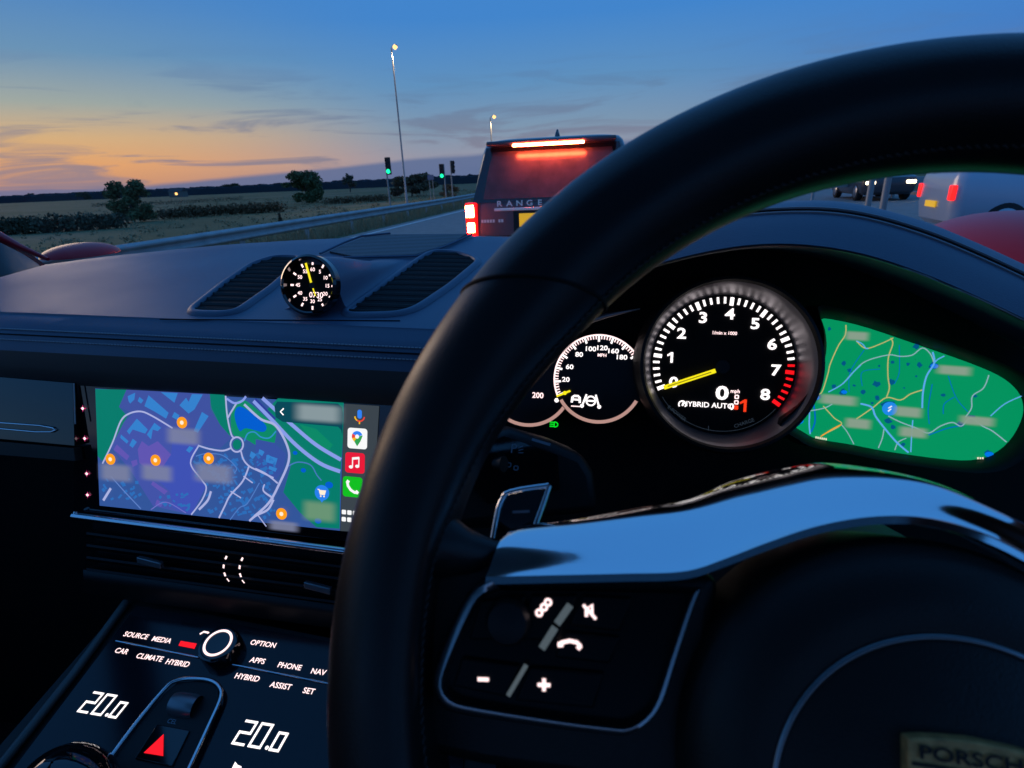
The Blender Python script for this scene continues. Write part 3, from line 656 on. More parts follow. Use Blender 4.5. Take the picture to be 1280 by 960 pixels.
def offset(P, d):
    T = np.roll(P, -1, 0)-np.roll(P, 1, 0); T /= np.linalg.norm(T, axis=1)[:, None]; Nn = np.stack([T[:, 1], -T[:, 0]], 1)
    A = sum(P[i][0]*P[(i+1) % len(P)][1]-P[(i+1) % len(P)][0]*P[i][1] for i in range(len(P)))
    return P+Nn*d*(1 if A > 0 else -1)
def vent(dark, n):
    P = soften(cr2(dpx(dark)), 4); base = flat('vent', DP, list(P), m_matte, dash, h=.0006)
    slat_fill(base, list(offset(P, .0015)), n, m_slat, .0030, .0015)
    rows = [[DP.pt(*q, h) for q in soften(offset(P, d), 2)] for d, h in ((-.0005, .0007), (.0002, .0040), (.0018, .0046), (.0050, .0044), (.0075, .0030), (.0095, .0002))]
    loft('vent_frame', rows, m_dash, base, closed=True, car=True, smooth=60)
vent([(239, 391), (292, 392), (336, 361), (360, 340), (375, 323), (345, 322), (317, 331), (282, 356)], 13)
vent([(429, 394), (498, 393), (517, 387), (560, 358), (597, 327), (575, 318), (546, 315), (532, 321), (479, 359)], 13)
m_grille = mat('grille mesh', (0.03, 0.032, 0.036), 0.5)
tg = m_grille.node_tree; wv = tg.nodes.new('ShaderNodeTexVoronoi'); wv.inputs['Scale'].default_value = 330; wv.inputs['Randomness'].default_value = 0.05
tg.links.new(tg.nodes['Texture Coordinate'].outputs['Object'], wv.inputs['Vector']); rr_ = tg.nodes.new('ShaderNodeValToRGB'); rr_.color_ramp.elements[0].position = .3; rr_.color_ramp.elements[0].color = (.002, .002, .002, 1); rr_.color_ramp.elements[1].position = .45; rr_.color_ramp.elements[1].color = (.06, .062, .068, 1)
tg.links.new(wv.outputs[0], rr_.inputs[0]); tg.links.new(rr_.outputs[0], tg.nodes['Principled BSDF'].inputs['Base Color'])
bp = tg.nodes.new('ShaderNodeBump'); bp.inputs['Strength'].default_value = .6; bp.inputs['Distance'].default_value = .001; tg.links.new(wv.outputs[0], bp.inputs['Height']); tg.links.new(bp.outputs[0], tg.nodes['Principled BSDF'].inputs['Normal'])
sp_px = [(412, 314), (456, 296), (490, 293), (584, 292), (570, 300), (553, 307), (519, 318), (441, 320)]
pflat('speaker_grille', DP, sp_px, m_grille, dash, h=.003, t=.003)
tube('grille_edge', [DP.P(x, y, .003) for x, y in [(400, 317), (430, 303), (452, 295), (488, 291.5)]], .0018, m_dash, dash, seg=8, car=True)
tube('grille_edge', [DP.P(x, y, .003) for x, y in [(430, 322), (520, 320), (556, 308), (590, 293)]], .0018, m_dash, dash, seg=8, car=True)
tube('panel_seam', [DP.P(x, y, .0004) for x, y in [(200, 399), (330, 400), (500, 401)]], .0007, m_matte, dash, seg=6, car=True)
# clock pod
CK = Fr(atY(391, 357, .578), (1, 0, 0), (0, math.sin(.26), math.cos(.26)))
ckr = (CK.pix(421, 357)[0]-CK.pix(362, 357)[0])/2
base_z = lambda Y: CR_Z+SLP*(Y-CR_Y)
ytop = CK.pt(0, ckr*1.15, -.004); y0p, y1p = CK.o[1]+.006, .80
rows = []
for tt in np.linspace(0, 1, 26):
    Y = y0p+(y1p-y0p)*tt; Hh = (ytop[2]-base_z(ytop[1]))*(1-tt)**1.5*(1+.9*tt*(1-tt))
    xc = CK.o[0]+.012*tt; wd = ckr*(1.10-.20*tt)
    rr = []
    for u_ in np.linspace(-1.55, 1.55, 61):
        e_ = abs(u_); pr_ = (math.sqrt(max(0, 1-(e_/1.02)**2.2)) if e_ < .86 else 0); fl = .5*math.exp(-((e_-.86)/.42)**1.2) if e_ >= .86 else 0
        edge = math.sqrt(1-(.86/1.02)**2.2); k_ = pr_ if e_ < .86 else edge*math.exp(-((e_-.86)/.12)**1.0)
        rr.append(V(xc+u_*wd, Y, base_z(Y)-.0004+Hh*k_))
    rows.append(rr)
rows.insert(0, [V(p[0], p[1], min(p[2], base_z(p[1])-.001)) for p in rows[0]])
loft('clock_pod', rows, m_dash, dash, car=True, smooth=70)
clock = lathe('clock', CK, (0, 0), [(ckr*1.02, -.004), (ckr*1.02, .011), (ckr*1.08, .0125), (ckr*1.17, .010), (ckr*1.18, .0)], m_gloss, dash)
flat('clock_face', CK, disc_uv((0, 0), ckr*1.02, 48), m_matte, clock, h=.0)
for i in range(12):
    a = math.radians(90-30*i); d_ = V(math.cos(a), math.sin(a))
    ribbon('hour_mark', CK, [d_*ckr*.80, d_*ckr*.94], ckr*.075, m_pink, clock, h=.0006)
    text('numeral', str((i*5) or 60), CK, d_*ckr*.62, ckr*.20, m_pink, clock, h=.0006, bold=.015)
ribbon('clock_hand', CK, [V(.0, -.02*ckr), V(-.27, .86)*ckr], ckr*.09, m_yel, clock, h=.0016)
ribbon('clock_hand', CK, [V(.0, -.02*ckr), V(.14, -.40)*ckr], ckr*.055, m_yel, clock, h=.0014)
flat('hub_cap', CK, disc_uv((0, 0), ckr*.12, 20), m_black, clock, h=.002)
text('time_digits', '0730', CK, V(.16, -.37)*ckr, ckr*.30, m_pink, clock, h=.0008, bold=.01)

# lower dash face
mesh('lower_panel', boxv((-.2, .565, .83), (1.7, .03, .66)), BF, m_black, dash, car=True)

# red edge strip and dark cap at the passenger end of the dash
pt = [V(*atY(x, y, Y)) for x, y, Y in ((-80, 268, .86), (0, 297, .84), (25, 309, .83), (60, 324, .82))]
tube('end_strip', pt, [.018, .010, .006, .003], m_redpaint, shell, seg=12, car=True)
rows = [[V(*atY(x, y, .80)) for x, y in ((-120, 275), (0, 303), (28, 317), (48, 330))], [V(*atY(x, y, .74)) for x, y in ((-120, 320), (0, 330), (32, 334), (54, 338))], [V(*atY(x, y, .70)) for x, y in ((-120, 400), (0, 356), (36, 350), (60, 346))]]
loft('end_cap', rows, m_fascia, dash, car=True, smooth=180)

# ================================================================== CENTRE DISPLAY
TILT = math.radians(15.8)
D = Fr(atY(120, 485, .508), (1, 0, 0), (0, math.sin(TILT), math.cos(TILT)))
disp = thing('centre_display', 'wide touchscreen set into the dashboard showing a street map', 'touchscreen', tuple(toW(D.pt(.15, -.15))))
pflat('display_glass', D, [(94, 479), (640, 515), (640, 700), (92, 638)], m_gloss, disp, h=-.0008, t=.02)
def em(name, c, s=1.0): return glow(name, c, s, .6)
z6 = lambda x, y: (100+x/4.8, 470+y/4.8)
z5 = lambda x, y: (320+x/4.3625, 480+y/4.3625)
c_base, c_green, c_green2, c_ind, c_ind2, c_pur, c_bld, c_bld2, c_hw, c_rd, c_lake = (em('map '+str(i), c) for i, c in enumerate([(50, 84, 152), (4, 122, 104), (10, 136, 100), (66, 82, 166), (62, 80, 158), (96, 84, 176), (52, 128, 204), (44, 108, 184), (136, 156, 232), (172, 178, 224), (0, 92, 206)]))
scr = pflat('screen', D, [(119, 485.5), (430, 504.5), (425, 663.4), (124.5, 632)], c_base, disp, h=.0)
def mp_(pts, m, h, nm, z=z6, sm=0):
    uv = [D.pix(*z(*p)) for p in pts]
    if sm: uv = cr(uv, sm, True)
    return flat(nm, D, uv, m, scr, h=h)
H1, H2, H3, H4, H5, H6 = .0003, .0006, .0009, .0012, .0015, .0018
mp_([(93, 78), (280, 82), (235, 185), (285, 240), (180, 440), (135, 510), (108, 480)], c_green, H1, 'map_park')
mp_([(280, 82), (780, 108), (790, 190), (840, 290), (910, 370), (840, 435), (720, 412), (560, 312), (400, 228), (300, 215), (235, 185)], c_ind2, H1, 'map_block')
mp_([(330, 216), (400, 228), (560, 312), (720, 412), (670, 520), (760, 660), (670, 832), (440, 780), (300, 560), (190, 430), (260, 280)], c_ind, H1, 'map_block')
mp_([(560, 330), (720, 412), (670, 520), (760, 660), (670, 830), (560, 790), (540, 690), (410, 570), (470, 540), (550, 470)], em('map campus', (62, 80, 178)), H2, 'map_block')
mp_([(375, 390), (415, 420), (470, 390), (550, 470), (500, 545), (410, 560), (360, 520), (350, 440)], c_pur, H3, 'map_campus')
for q in ([(225, 410), (300, 480), (285, 505), (205, 440)], [(440, 630), (530, 690), (510, 710), (430, 650)], [(465, 740), (500, 760), (490, 785), (455, 770)], [(310, 510), (345, 500), (350, 530), (320, 545)]): mp_(q, c_pur, H3, 'map_building')
for q in ([(290, 120), (335, 100), (330, 140), (305, 165), (295, 150)], [(360, 125), (385, 145), (370, 165), (350, 150)], [(415, 115), (535, 220), (520, 255), (455, 215), (390, 180)], [(490, 97), (590, 102), (570, 160)],
          [(640, 130), (655, 155), (675, 108), (740, 110), (690, 200), (655, 225), (600, 175)], [(735, 215), (775, 240), (710, 340), (685, 330)], [(570, 215), (600, 235), (590, 265), (555, 245)], [(345, 255), (410, 320), (395, 345), (320, 320), (300, 350), (285, 330)],
          [(450, 280), (490, 310), (470, 330), (440, 320), (430, 380), (405, 350)], [(250, 350), (295, 390), (285, 405), (245, 370)], [(320, 375), (345, 395), (320, 430), (300, 415)], [(660, 420), (685, 430), (660, 460), (640, 445)], [(1030, 450), (1062, 470), (1040, 497), (1020, 480)], [(1085, 440), (1110, 455), (1095, 480), (1075, 465)], [(1130, 470), (1165, 490), (1150, 520), (1118, 500)]):
    mp_(q, c_bld, H3, 'map_building')
mp_([(780, 108), (868, 113), (895, 240), (905, 345), (900, 362), (840, 290), (785, 200)], c_green, H1, 'map_park')
mp_([(930, 165), (1000, 150), (1152, 280), (1180, 300), (1160, 420), (1090, 430), (980, 370), (918, 350), (905, 250)], c_green2, H1, 'map_park', sm=4)
mp_([(930, 232), (962, 182), (1060, 240), (1120, 300), (1100, 335), (1000, 312), (960, 328)], c_lake, H3, 'map_lake', sm=4)
# right part in the second crop's coordinates
mp_([(120, 78), (479, 102), (475, 300), (460, 500), (456, 788), (330, 780), (240, 700), (150, 590), (190, 450), (175, 330), (110, 225), (60, 140)], c_green, H1, 'map_park', z5)
mp_([(240, 220), (330, 245), (420, 330), (400, 360), (300, 300)], c_green2, H2, 'map_park', z5)
mp_([(0, 300), (100, 320), (165, 380), (150, 470), (110, 520), (0, 455)], em('map estate', (54, 80, 160)), H2, 'map_block', z5)
for cx, cy, r_ in ((215, 375, 18), (260, 470, 20), (400, 550, 30), (340, 745, 26)): flat('map_pond', D, [V(*D.pix(*z5(cx, cy)))+V(math.cos(a)*r_, math.sin(a)*r_*.8)*.000153 for a in np.linspace(0, 6.28, 14, endpoint=False)], c_lake, scr, h=H2)
mp_([(60, 385), (120, 405), (110, 440), (55, 425)], c_bld, H3, 'map_building', z5); mp_([(75, 445), (118, 460), (108, 478), (70, 462)], c_bld, H3, 'map_building', z5); mp_([(20, 355), (45, 365), (38, 390), (15, 380)], c_bld, H3, 'map_building', z5)
r = np.random.default_rng(3); gg = []
for i in range(230):
    a = r.random(); x = 690+a*480; y = 470+r.random()*390
    if i > 180: x = 120+r.random()*260; y = 610+r.random()*170
    if i > 205: x = 480+r.random()*180; y = 700+r.random()*130
    lo = 1.6*(x-760)+(-100) if x < 760 else 0
    px_, py_ = z6(x, y)
    if py_ > 626.5+(px_-124)*.098 or px_ < 128: continue
    if 690 < x < 760 and y > 600 and i <= 180: continue
    c = D.pix(px_, py_); an = r.choice([.6, .75, -.85, .2])+.1*r.normal(); w_, h_ = (.0012+.0022*r.random()), (.0008+.0012*r.random())
    gg.append(([D.pt(c[0]+w_*a_*math.cos(an)-h_*b_*math.sin(an), c[1]+w_*a_*math.sin(an)+h_*b_*math.cos(an), H3) for a_, b_ in ((-1, -1), (1, -1), (1, 1), (-1, 1))], [(0, 1, 2, 3)]))
v, f = merge(gg); mesh('map_houses', v, f, c_bld2, scr, car=True, kind='stuff')
def road_(pts, w, m, h=H4, z=z6, nm='map_road', closed=False): ribbon(nm, D, cr([D.pix(*z(*p)) for p in pts], 6, closed), w, m, scr, h=h, closed=closed)
W1 = .0019
road_([(140, 525), (200, 400), (250, 270), (300, 225), (370, 212), (440, 240), (560, 312)], W1, c_rd)
road_([(712, 415), (780, 436), (860, 447), (912, 430)], W1, c_rd); road_([(878, 118), (888, 240), (912, 350), (935, 372)], W1, c_rd)
road_([(885, 135), (930, 162), (975, 150), (1000, 122)], W1*1.3, c_hw); road_([(945, 160), (905, 225), (892, 250)], W1, c_rd)
road_([(945+38*math.cos(a), 410+44*math.sin(a)) for a in np.linspace(0, 6.28, 10, endpoint=False)], W1, c_rd, closed=True)
mp_([(945+26*math.cos(a), 410+31*math.sin(a)) for a in np.linspace(0, 6.28, 14, endpoint=False)], c_green, H3, 'map_roundabout')
road_([(970, 450), (985, 500), (1020, 540), (1080, 570), (1165, 610)], W1, c_rd); road_([(1018, 540), (980, 630), (905, 715), (872, 780), (838, 850)], W1, c_rd)
road_([(716, 418), (668, 522), (735, 622), (762, 670), (735, 745), (672, 830)], W1*.9, c_rd); road_([(790, 690), (770, 745), (718, 800)], W1*1.4, c_rd)
road_([(985, 600), (1040, 640)], W1*.8, c_rd); road_([(908, 690), (970, 730)], W1*.8, c_rd); road_([(1110, 650), (1105, 690), (1165, 735)], W1*.8, c_rd); road_([(1165, 740), (1130, 800), (1060, 835), (1020, 868)], W1*1.3, c_rd)
road_([(190, 672), (145, 745)], W1*1.6, c_rd); road_([(190, 600), (280, 700), (370, 795)], W1*.7, em('map lane', (96, 130, 200))); road_([(700, 480), (760, 465), (860, 475), (940, 545), (930, 580)], W1*.6, em('map lane 2', (80, 124, 196)))
road_([(905, 860), (960, 790), (1010, 760), (1080, 640)], W1*.6, em('map lane 3', (80, 124, 196))); road_([(430, 800), (520, 755), (640, 820)], W1*.6, em('map lane 4', (110, 110, 196)))
road_([(990, 390), (1010, 345), (1050, 335), (1090, 365), (1140, 370), (1180, 330)], W1*.8, em('map stream', (50, 140, 200)))
road_([(38, 76), (120, 150), (200, 222), (330, 330), (466, 412)], .0042, c_hw, z=z5); road_([(-10, 92), (100, 205), (220, 330), (350, 430), (462, 476)], .0042, c_hw, z=z5); road_([(-60, 110), (30, 190), (110, 225), (172, 330), (182, 420), (130, 545), (75, 645), (-5, 720)], W1*1.4, c_rd, z=z5, h=H5)
road_([(0, 80), (60, 140), (110, 190)], .0025, em('map hw dark', (40, 60, 150)), z=z5, h=H5)
road_([(170, 452), (230, 425), (300, 440), (335, 495), (360, 525)], W1*.7, em('map path', (70, 120, 190)), z=z5); road_([(0, 460), (60, 490), (122, 540)], W1, c_rd, z=z5); road_([(50, 545), (45, 580), (88, 612)], W1*.7, c_rd, z=z5); road_([(15, 715), (60, 775)], W1*.7, c_rd, z=z5)
# search bar, pins, soft labels, dock
mp_([(120, 95), (450, 106), (472, 126), (478, 160), (474, 280), (468, 250), (452, 232), (150, 205), (112, 180), (105, 120)], em('map bar', (6, 70, 84)), H5, 'search_bar', z5)
ribbon('back_arrow', D, [D.pix(*z5(156, 132)), D.pix(*z5(138, 150)), D.pix(*z5(155, 168))], .0014, m_white, scr, h=H6)
m_blur = bpy.data.materials.new('soft label'); m_blur.use_nodes = True; t = m_blur.node_tree; t.nodes.clear()
def soft_label(name, col, alpha):
    m = bpy.data.materials.new(name); m.use_nodes = True; t = m.node_tree; t.nodes.clear()
    uv = t.nodes.new('ShaderNodeUVMap'); sx = t.nodes.new('ShaderNodeSeparateXYZ'); t.links.new(uv.outputs[0], sx.inputs[0]); fs = []
    for i in (0, 1):
        a = t.nodes.new('ShaderNodeMath'); a.operation = 'SUBTRACT'; a.inputs[1].default_value = .5; t.links.new(sx.outputs[i], a.inputs[0])
        ab = t.nodes.new('ShaderNodeMath'); ab.operation = 'ABSOLUTE'; t.links.new(a.outputs[0], ab.inputs[0])
        mr = t.nodes.new('ShaderNodeMapRange'); mr.interpolation_type = 'SMOOTHSTEP'; t.links.new(ab.outputs[0], mr.inputs[0]); mr.inputs[1].default_value = .5; mr.inputs[2].default_value = .22; mr.inputs[3].default_value = 0; mr.inputs[4].default_value = 1; fs.append(mr.outputs[0])
    mu = t.nodes.new('ShaderNodeMath'); mu.operation = 'MULTIPLY'; t.links.new(fs[0], mu.inputs[0]); t.links.new(fs[1], mu.inputs[1])
    m2 = t.nodes.new('ShaderNodeMath'); m2.operation = 'MULTIPLY'; m2.inputs[1].default_value = alpha; t.links.new(mu.outputs[0], m2.inputs[0])
    tr = t.nodes.new('ShaderNodeBsdfTransparent'); e = t.nodes.new('ShaderNodeEmission'); e.inputs[0].default_value = (*lin(col), 1)
    mx = t.nodes.new('ShaderNodeMixShader'); t.links.new(m2.outputs[0], mx.inputs[0]); t.links.new(tr.outputs[0], mx.inputs[1]); t.links.new(e.outputs[0], mx.inputs[2])
    o_ = t.nodes.new('ShaderNodeOutputMaterial'); t.links.new(mx.outputs[0], o_.inputs[0]); return m
bpy.data.materials.remove(m_blur)
m_blur = soft_label('soft label', (124, 130, 160), .85); m_blur2 = soft_label('soft label green', (110, 150, 118), .9)
def blur(fr, px, hw, hh, m, parent, h):
    c = fr.pix(*px, h); me = bpy.data.meshes.new('place_label'); vv = toW([fr.pt(c[0]+a*hw, c[1]+b_*hh, h) for a, b_ in ((-1, -1), (1, -1), (1, 1), (-1, 1))])
    me.from_pydata(vv.tolist(), [], [(0, 1, 2, 3)]); uvl = me.uv_layers.new(name='UVMap')
    for i, q in enumerate(((0, 0), (1, 0), (1, 1), (0, 1))): uvl.data[i].uv = q
    me.update(); return link('place_label', me, m, parent)
PXM = (D.pix(430, 560)[0]-D.pix(130, 560)[0])/300          # metres for a photo pixel on the display
for x, y, w_, h_ in ((620, 362, 27, 12), (215, 580, 27, 13), (460, 582, 26, 12), (800, 585, 31, 14)): blur(D, z6(x, y), w_*PXM, h_*PXM, m_blur, scr, H6)
for x, y, w_, h_ in ((345, 695, 24, 14), (150, 775, 22, 7)): blur(D, z5(x, y), w_*PXM, h_*PXM, m_blur2 if x > 200 else m_blur, scr, H6)
blur(D, z5(340, 160), 34*PXM, 12*PXM, soft_label('bar text', (150, 165, 170), .8), scr, H6)
m_pin = em('pin orange', (255, 160, 12), 1.0); m_pinw = em('pin white', (255, 240, 215), 1.0); m_pinb = em('pin blue', (40, 128, 236), 1.0)
def pin(p, r_, m):
    c = D.pix(*p); o_ = flat('map_pin', D, disc_uv(c, r_*PXM, 24), m, scr, h=.0021)
    flat('pin_dot', D, disc_uv(c, r_*PXM*.36, 14), m_pinw, scr, h=.0024); return c
for q in ((620, 278), (192, 497), (462, 503), (780, 492)): pin(z6(*q), 6.6, m_pin)
pin(z5(145, 705), 6.6, m_pin)
c = D.pix(*z5(365, 590)); flat('map_pin', D, disc_uv(c, 8.6*PXM, 24), m_pinb, scr, h=.0021); flat('map_pin', D, [c+V(-3, -7)*PXM, c+V(3, -7)*PXM, c+V(0, -11)*PXM], m_pinb, scr, h=.0021)
ribbon('cart_icon', D, [c+V(*q)*PXM for q in ((-5, 3.5), (-3.3, 3.5), (-1.8, -1.8), (3.2, -1.8), (4.6, 2.4), (-2.5, 2.4))], 1.3*PXM, m_pinw, scr, h=.0024); flat('cart_icon', D, [c+V(*q)*PXM for q in ((-2.6, 2.4), (4.6, 2.4), (3.2, -1.6), (-1.8, -1.6))], m_pinw, scr, h=.0024)
for dx in (-1.2, 2.6): flat('cart_icon', D, disc_uv(c+V(dx, -3.8)*PXM, 1.0*PXM, 10), m_pinw, scr, h=.0024)
dock = pflat('app_dock', D, [(430.3, 504.6)]+[(474, 507.5), (469, 590), (460, 645)]+[(457.5, 654), (452, 661), (445, 665), (425.3, 663.6)], em('dock grey', (58, 66, 72)), disp, h=.0002)
def rsq(c, s, r_, n=5):
    out = []
    for sx_, sy_, a0 in ((1, 1, 0), (-1, 1, 90), (-1, -1, 180), (1, -1, 270)):
        for a in np.linspace(math.radians(a0), math.radians(a0+90), n): out.append(V(c[0]+sx_*(s-r_)+r_*math.cos(a), c[1]+sy_*(s-r_)+r_*math.sin(a)))
    return out
def icon(p, m, nm='app_icon', s=11.2): c = D.pix(*p); flat(nm, D, rsq(c, s*PXM, 3.2*PXM), m, dock, h=.0006); return c
cB, cR, cY, cG, cW = em('logo blue', (50, 130, 245)), em('logo red', (236, 66, 50)), em('logo yellow', (252, 188, 5)), em('logo green', (48, 160, 78)), em('icon white', (250, 250, 250))
def dpoly(c, pts, m, h=.0010, nm='icon_mark'): flat(nm, D, [c+V(*q)*PXM for q in pts], m, dock, h=h)
def drib(c, pts, w, m, h=.0010, nm='icon_mark'): ribbon(nm, D, [c+V(*q)*PXM for q in pts], w*PXM, m, dock, h=h)
c = D.pix(450, 519); dpoly(c, [(2.6*math.cos(a), 2.6*math.sin(a)+(3.5 if math.sin(a) > 0 else -1)) for a in np.linspace(0, 6.28, 18, endpoint=False)], cB, nm='microphone_icon')
arc = lambda a0, a1, rr, cy=0, n=7: [(rr*math.cos(math.radians(a)), cy+rr*math.sin(math.radians(a))) for a in np.linspace(a0, a1, n)]
drib(c, arc(185, 240, 5.4, -1), 1.5, cY, nm='microphone_icon'); drib(c, arc(240, 300, 5.4, -1), 1.5, cR, nm='microphone_icon'); drib(c, arc(300, 355, 5.4, -1), 1.5, cR, nm='microphone_icon'); drib(c, [(0, -6.4), (0, -9.5)], 1.5, cY, nm='microphone_icon')
c = icon((447, 548), cW, 'map_app_icon')
for a0, a1, m_ in ((20, 90, cB), (90, 150, cB), (150, 200, cR), (200, 235, cY)): dpoly(c+V(0, 2)*PXM, [(0, 0)]+arc(a0, a1, 6.2), m_, nm='map_app_icon')
dpoly(c+V(0, 2)*PXM, [(0, 0), (-3.5, -5), (0, -10.5), (3.6, -5), (5.9, .6), (6.0, 1.8)], cG, h=.0009, nm='map_app_icon'); dpoly(c+V(0, 2)*PXM, [(0, 0), (-5.2, -3.3), (-3.4, -5.6)], cY, h=.0011, nm='map_app_icon'); dpoly(c+V(0, 2.2)*PXM, arc(0, 340, 2.3, 0, 14), cW, h=.0013, nm='map_app_icon')
c = icon((444, 578.5), em('music red', (232, 22, 52)), 'music_app_icon'); drib(c, [(-2.6, -4.4), (-2.6, 5)], 1.2, cW); drib(c, [(4.6, -3.2), (4.6, 6.2)], 1.2, cW); drib(c, [(-3.2, 4.6), (5.2, 5.9)], 2.6, cW)
for q in ((-4.4, -4.6), (2.8, -3.4)): dpoly(c+V(*q)*PXM, [(2.4*math.cos(a), 1.8*math.sin(a)) for a in np.linspace(0, 6.28, 12, endpoint=False)], cW)
c = icon((441, 608.5), em('phone green', (18, 190, 24)), 'phone_app_icon'); drib(c, [(-6.0, 5.4), (-5.0, .8), (-1.8, -3.4), (2.6, -5.8), (6.4, -5.6)], 3.0, cW)
drib(c, [(-6.8, 6.4), (-3.8, 4.6)], 3.4, cW); drib(c, [(3.8, -4.0), (6.8, -6.6)], 3.4, cW)
c = D.pix(437, 645)
for i in range(3):
    for j in range(2): flat('grid_dot', D, rsq(c+V((i-1)*6.4, (.5-j)*8)*PXM, 2.5*PXM, .9*PXM, 3), cW, dock, h=.0006)
for q in ((104, 510.5), (106.5, 548), (109, 592), (110, 618.5)):
    c = D.pix(*q)
    for w_, h_, m_ in ((4.2, 1.3, m_led), (1.3, 4.2, m_led)): flat('touch_key', D, [c+V(a*w_, b_*h_)*PXM for a, b_ in ((-1, 0), (-.3, -.4), (0, -1), (.3, -.4), (1, 0), (.3, .4), (0, 1), (-.3, .4))], m_, disp, h=.0004+.0002*(w_ < 2))
    flat('touch_key', D, disc_uv(c, 1.7*PXM, 10), m_pink, disp, h=.0008)
# gloss trim with silver loop on the passenger side, aluminium ledge and vents under the display
TG = math.radians(20); GT = Fr(D.P(92, 480)+V(0, -.004, 0), (1, .0, 0), (0, math.sin(TG), math.cos(TG)))
trim = flat('gloss_trim', GT, [GT.pix(*p) for p in [(-200, 455), (91, 479), (93, 557), (-200, 530)]], m_gloss, dash, h=.0, t=.01)
flat('trim_step', GT, [GT.pix(*p) for p in [(-200, 534), (93, 560), (95, 576), (-200, 552)]], m_black, dash, h=.001, t=.01)
tube('trim_loop', [GT.P(*p, .002) for p in [(-200, 515), (0, 528.5), (50, 532), (66, 535), (69, 537.5), (64, 540), (45, 540), (0, 536), (-200, 522)]], .0009, m_alu, trim, seg=8, car=True)
tube('trim_loop', [GT.P(92.5, 479, .002), GT.P(94, 530, .002)], .0008, m_alud, trim, seg=6, car=True)
LED = Fr(D.P(250, 665)+V(0, -.006, 0), (1, 0, 0), (0, .1, 1))
led_px = [(92, 641), (250, 661), (420, 683), (640, 712)]
led3 = [LED.P(x, y+4, .0) for x, y in resample(led_px, 24)]
tube('metal_ledge', led3, .0042, m_alu, disp, seg=20, car=True)
tube('ledge_end', [LED.P(112, 648.5, .0), LED.P(100, 647, .0), LED.P(94, 644, .0), LED.P(95, 640, -.002)], .0030, m_alu, disp, seg=12, car=True)
VT = Fr(D.P(250, 690)+V(0, .0, 0), (1, 0, 0), (0, .22, 1))
vb = thing('centre_vents', 'wide twin air vents with black slats below the touchscreen', 'air vent', tuple(toW(VT.o)))
flat('recess', VT, [VT.pix(*p) for p in [(104, 656), (640, 722), (640, 830), (115, 726)]], m_matte, vb, h=-.012, t=.004)
for i in range(4):
    rows = []
    for a, (dy, h) in enumerate(((0, -.010), (2, .000), (5, .001), (8, -.009))): rows.append([VT.P(x, y+i*15+dy, h) for x, y in resample([(108, 663), (640, 733)], 8)])
    loft('slat', rows, m_slat, vb, car=True, smooth=50)
rows = [[VT.P(x, y+dy, h) for x, y in resample([(104, 712), (420, 756), (640, 790)], 10)] for dy, h in ((0, 0), (5, .003), (14, .002), (30, -.008))]
loft('lower_frame', rows, m_black, vb, car=True, smooth=60)
m_tab = mat('satin grey tab', (0.22, 0.22, 0.23), .35, metal=.7)
for x, y in ((187, 703.5), (397, 735)):
    c = VT.pix(x, y, .006); flat('vent_tab', VT, [c+V(*q) for q in ((-.0155, -.0035+.002), (.0155, -.0035-.002), (.0155, .004-.002), (-.0155, .004+.002))], m_tab, vb, h=.008, t=.006, bev=.0012)
for pts in (((282.5, 697), (279.5, 708), (281, 718), (285, 725)), ((302.5, 699), (299.5, 709), (300.5, 719), (304, 727))):
    for i, p in enumerate(pts):
        c = VT.pix(*p, .006); tt_ = (.5, .15, -.3, -.7)[i]; d_ = V(math.sin(tt_), math.cos(tt_)); ribbon('vent_light', VT, [c-d_*.0022, c+d_*.0022], .0022 if i < 3 else .0014, m_pink, vb, h=.006)

# ================================================================== CENTRE CONSOLE
KA = math.radians(15)
K = Fr(atY(290, 778, .445), (1, 0, 0), (0, math.cos(KA), math.sin(KA)))
m_kpanel = mat('console glass', (0.006, 0.006, 0.010), 0.12, spec=.4)
cons = thing('centre_console', 'sloping black centre console with white lit touch labels', 'console', tuple(toW(K.pt(0, 0, -.3))))
pflat('console_body', K, [(160, 748), (620, 838), (620, 1400), (-260, 1230)], m_black, cons, h=-.004, t=.30)
panel = pflat('control_panel', K, [(171, 757), (590, 836), (560, 1150), (60, 1150), (-20, 1010), (50, 917)], m_kpanel, cons, h=.0, t=.003)
tube('side_trim', [K.P(*p, .001) for p in [(158, 752), (90, 845), (0, 958), (-80, 1055)]], .0045, mat('satin side trim', (.10, .10, .095), .45, metal=.4), cons, seg=10, car=True)
def ktext(s, x, y, size=.0080, m=m_pink, **kw): ptext('touch_label', s, K, (x, y), size, m, panel, h=.0006, bold=.016, sx=1.02, **kw)
for s, x, y in (('SOURCE', 170, 794.5), ('MEDIA', 202, 800), ('CAR', 152, 814), ('CLIMATE', 187, 822), ('HYBRID', 222, 829), ('OPTION', 329, 805), ('APPS', 322, 826), ('PHONE', 362, 833), ('NAV', 398, 840), ('HYBRID', 309, 847), ('ASSIST', 351, 857.5), ('SET', 386, 864)): ktext(s, x, y)
pflat('menu_key_light', K, [(226, 801), (246, 804.5), (243, 811), (223, 807)], m_red, panel, h=.0006)
for a, b_ in (((145, 801), (248, 821.5)), ((291, 830.5), (470, 866))): tube('chrome_line', [K.P(*a, .0008), K.P(*b_, .0008)], .0011, m_alu, panel, seg=8, car=True)
SEG = {'a': ((0, 1), (1, 1)), 'b': ((1, 1), (1, .5)), 'c': ((1, .5), (1, 0)), 'd': ((0, 0), (1, 0)), 'e': ((0, .5), (0, 0)), 'f': ((0, 1), (0, .5)), 'g': ((0, .5), (1, .5))}
DIG = {'2': 'abged', '0': 'abcdef'}
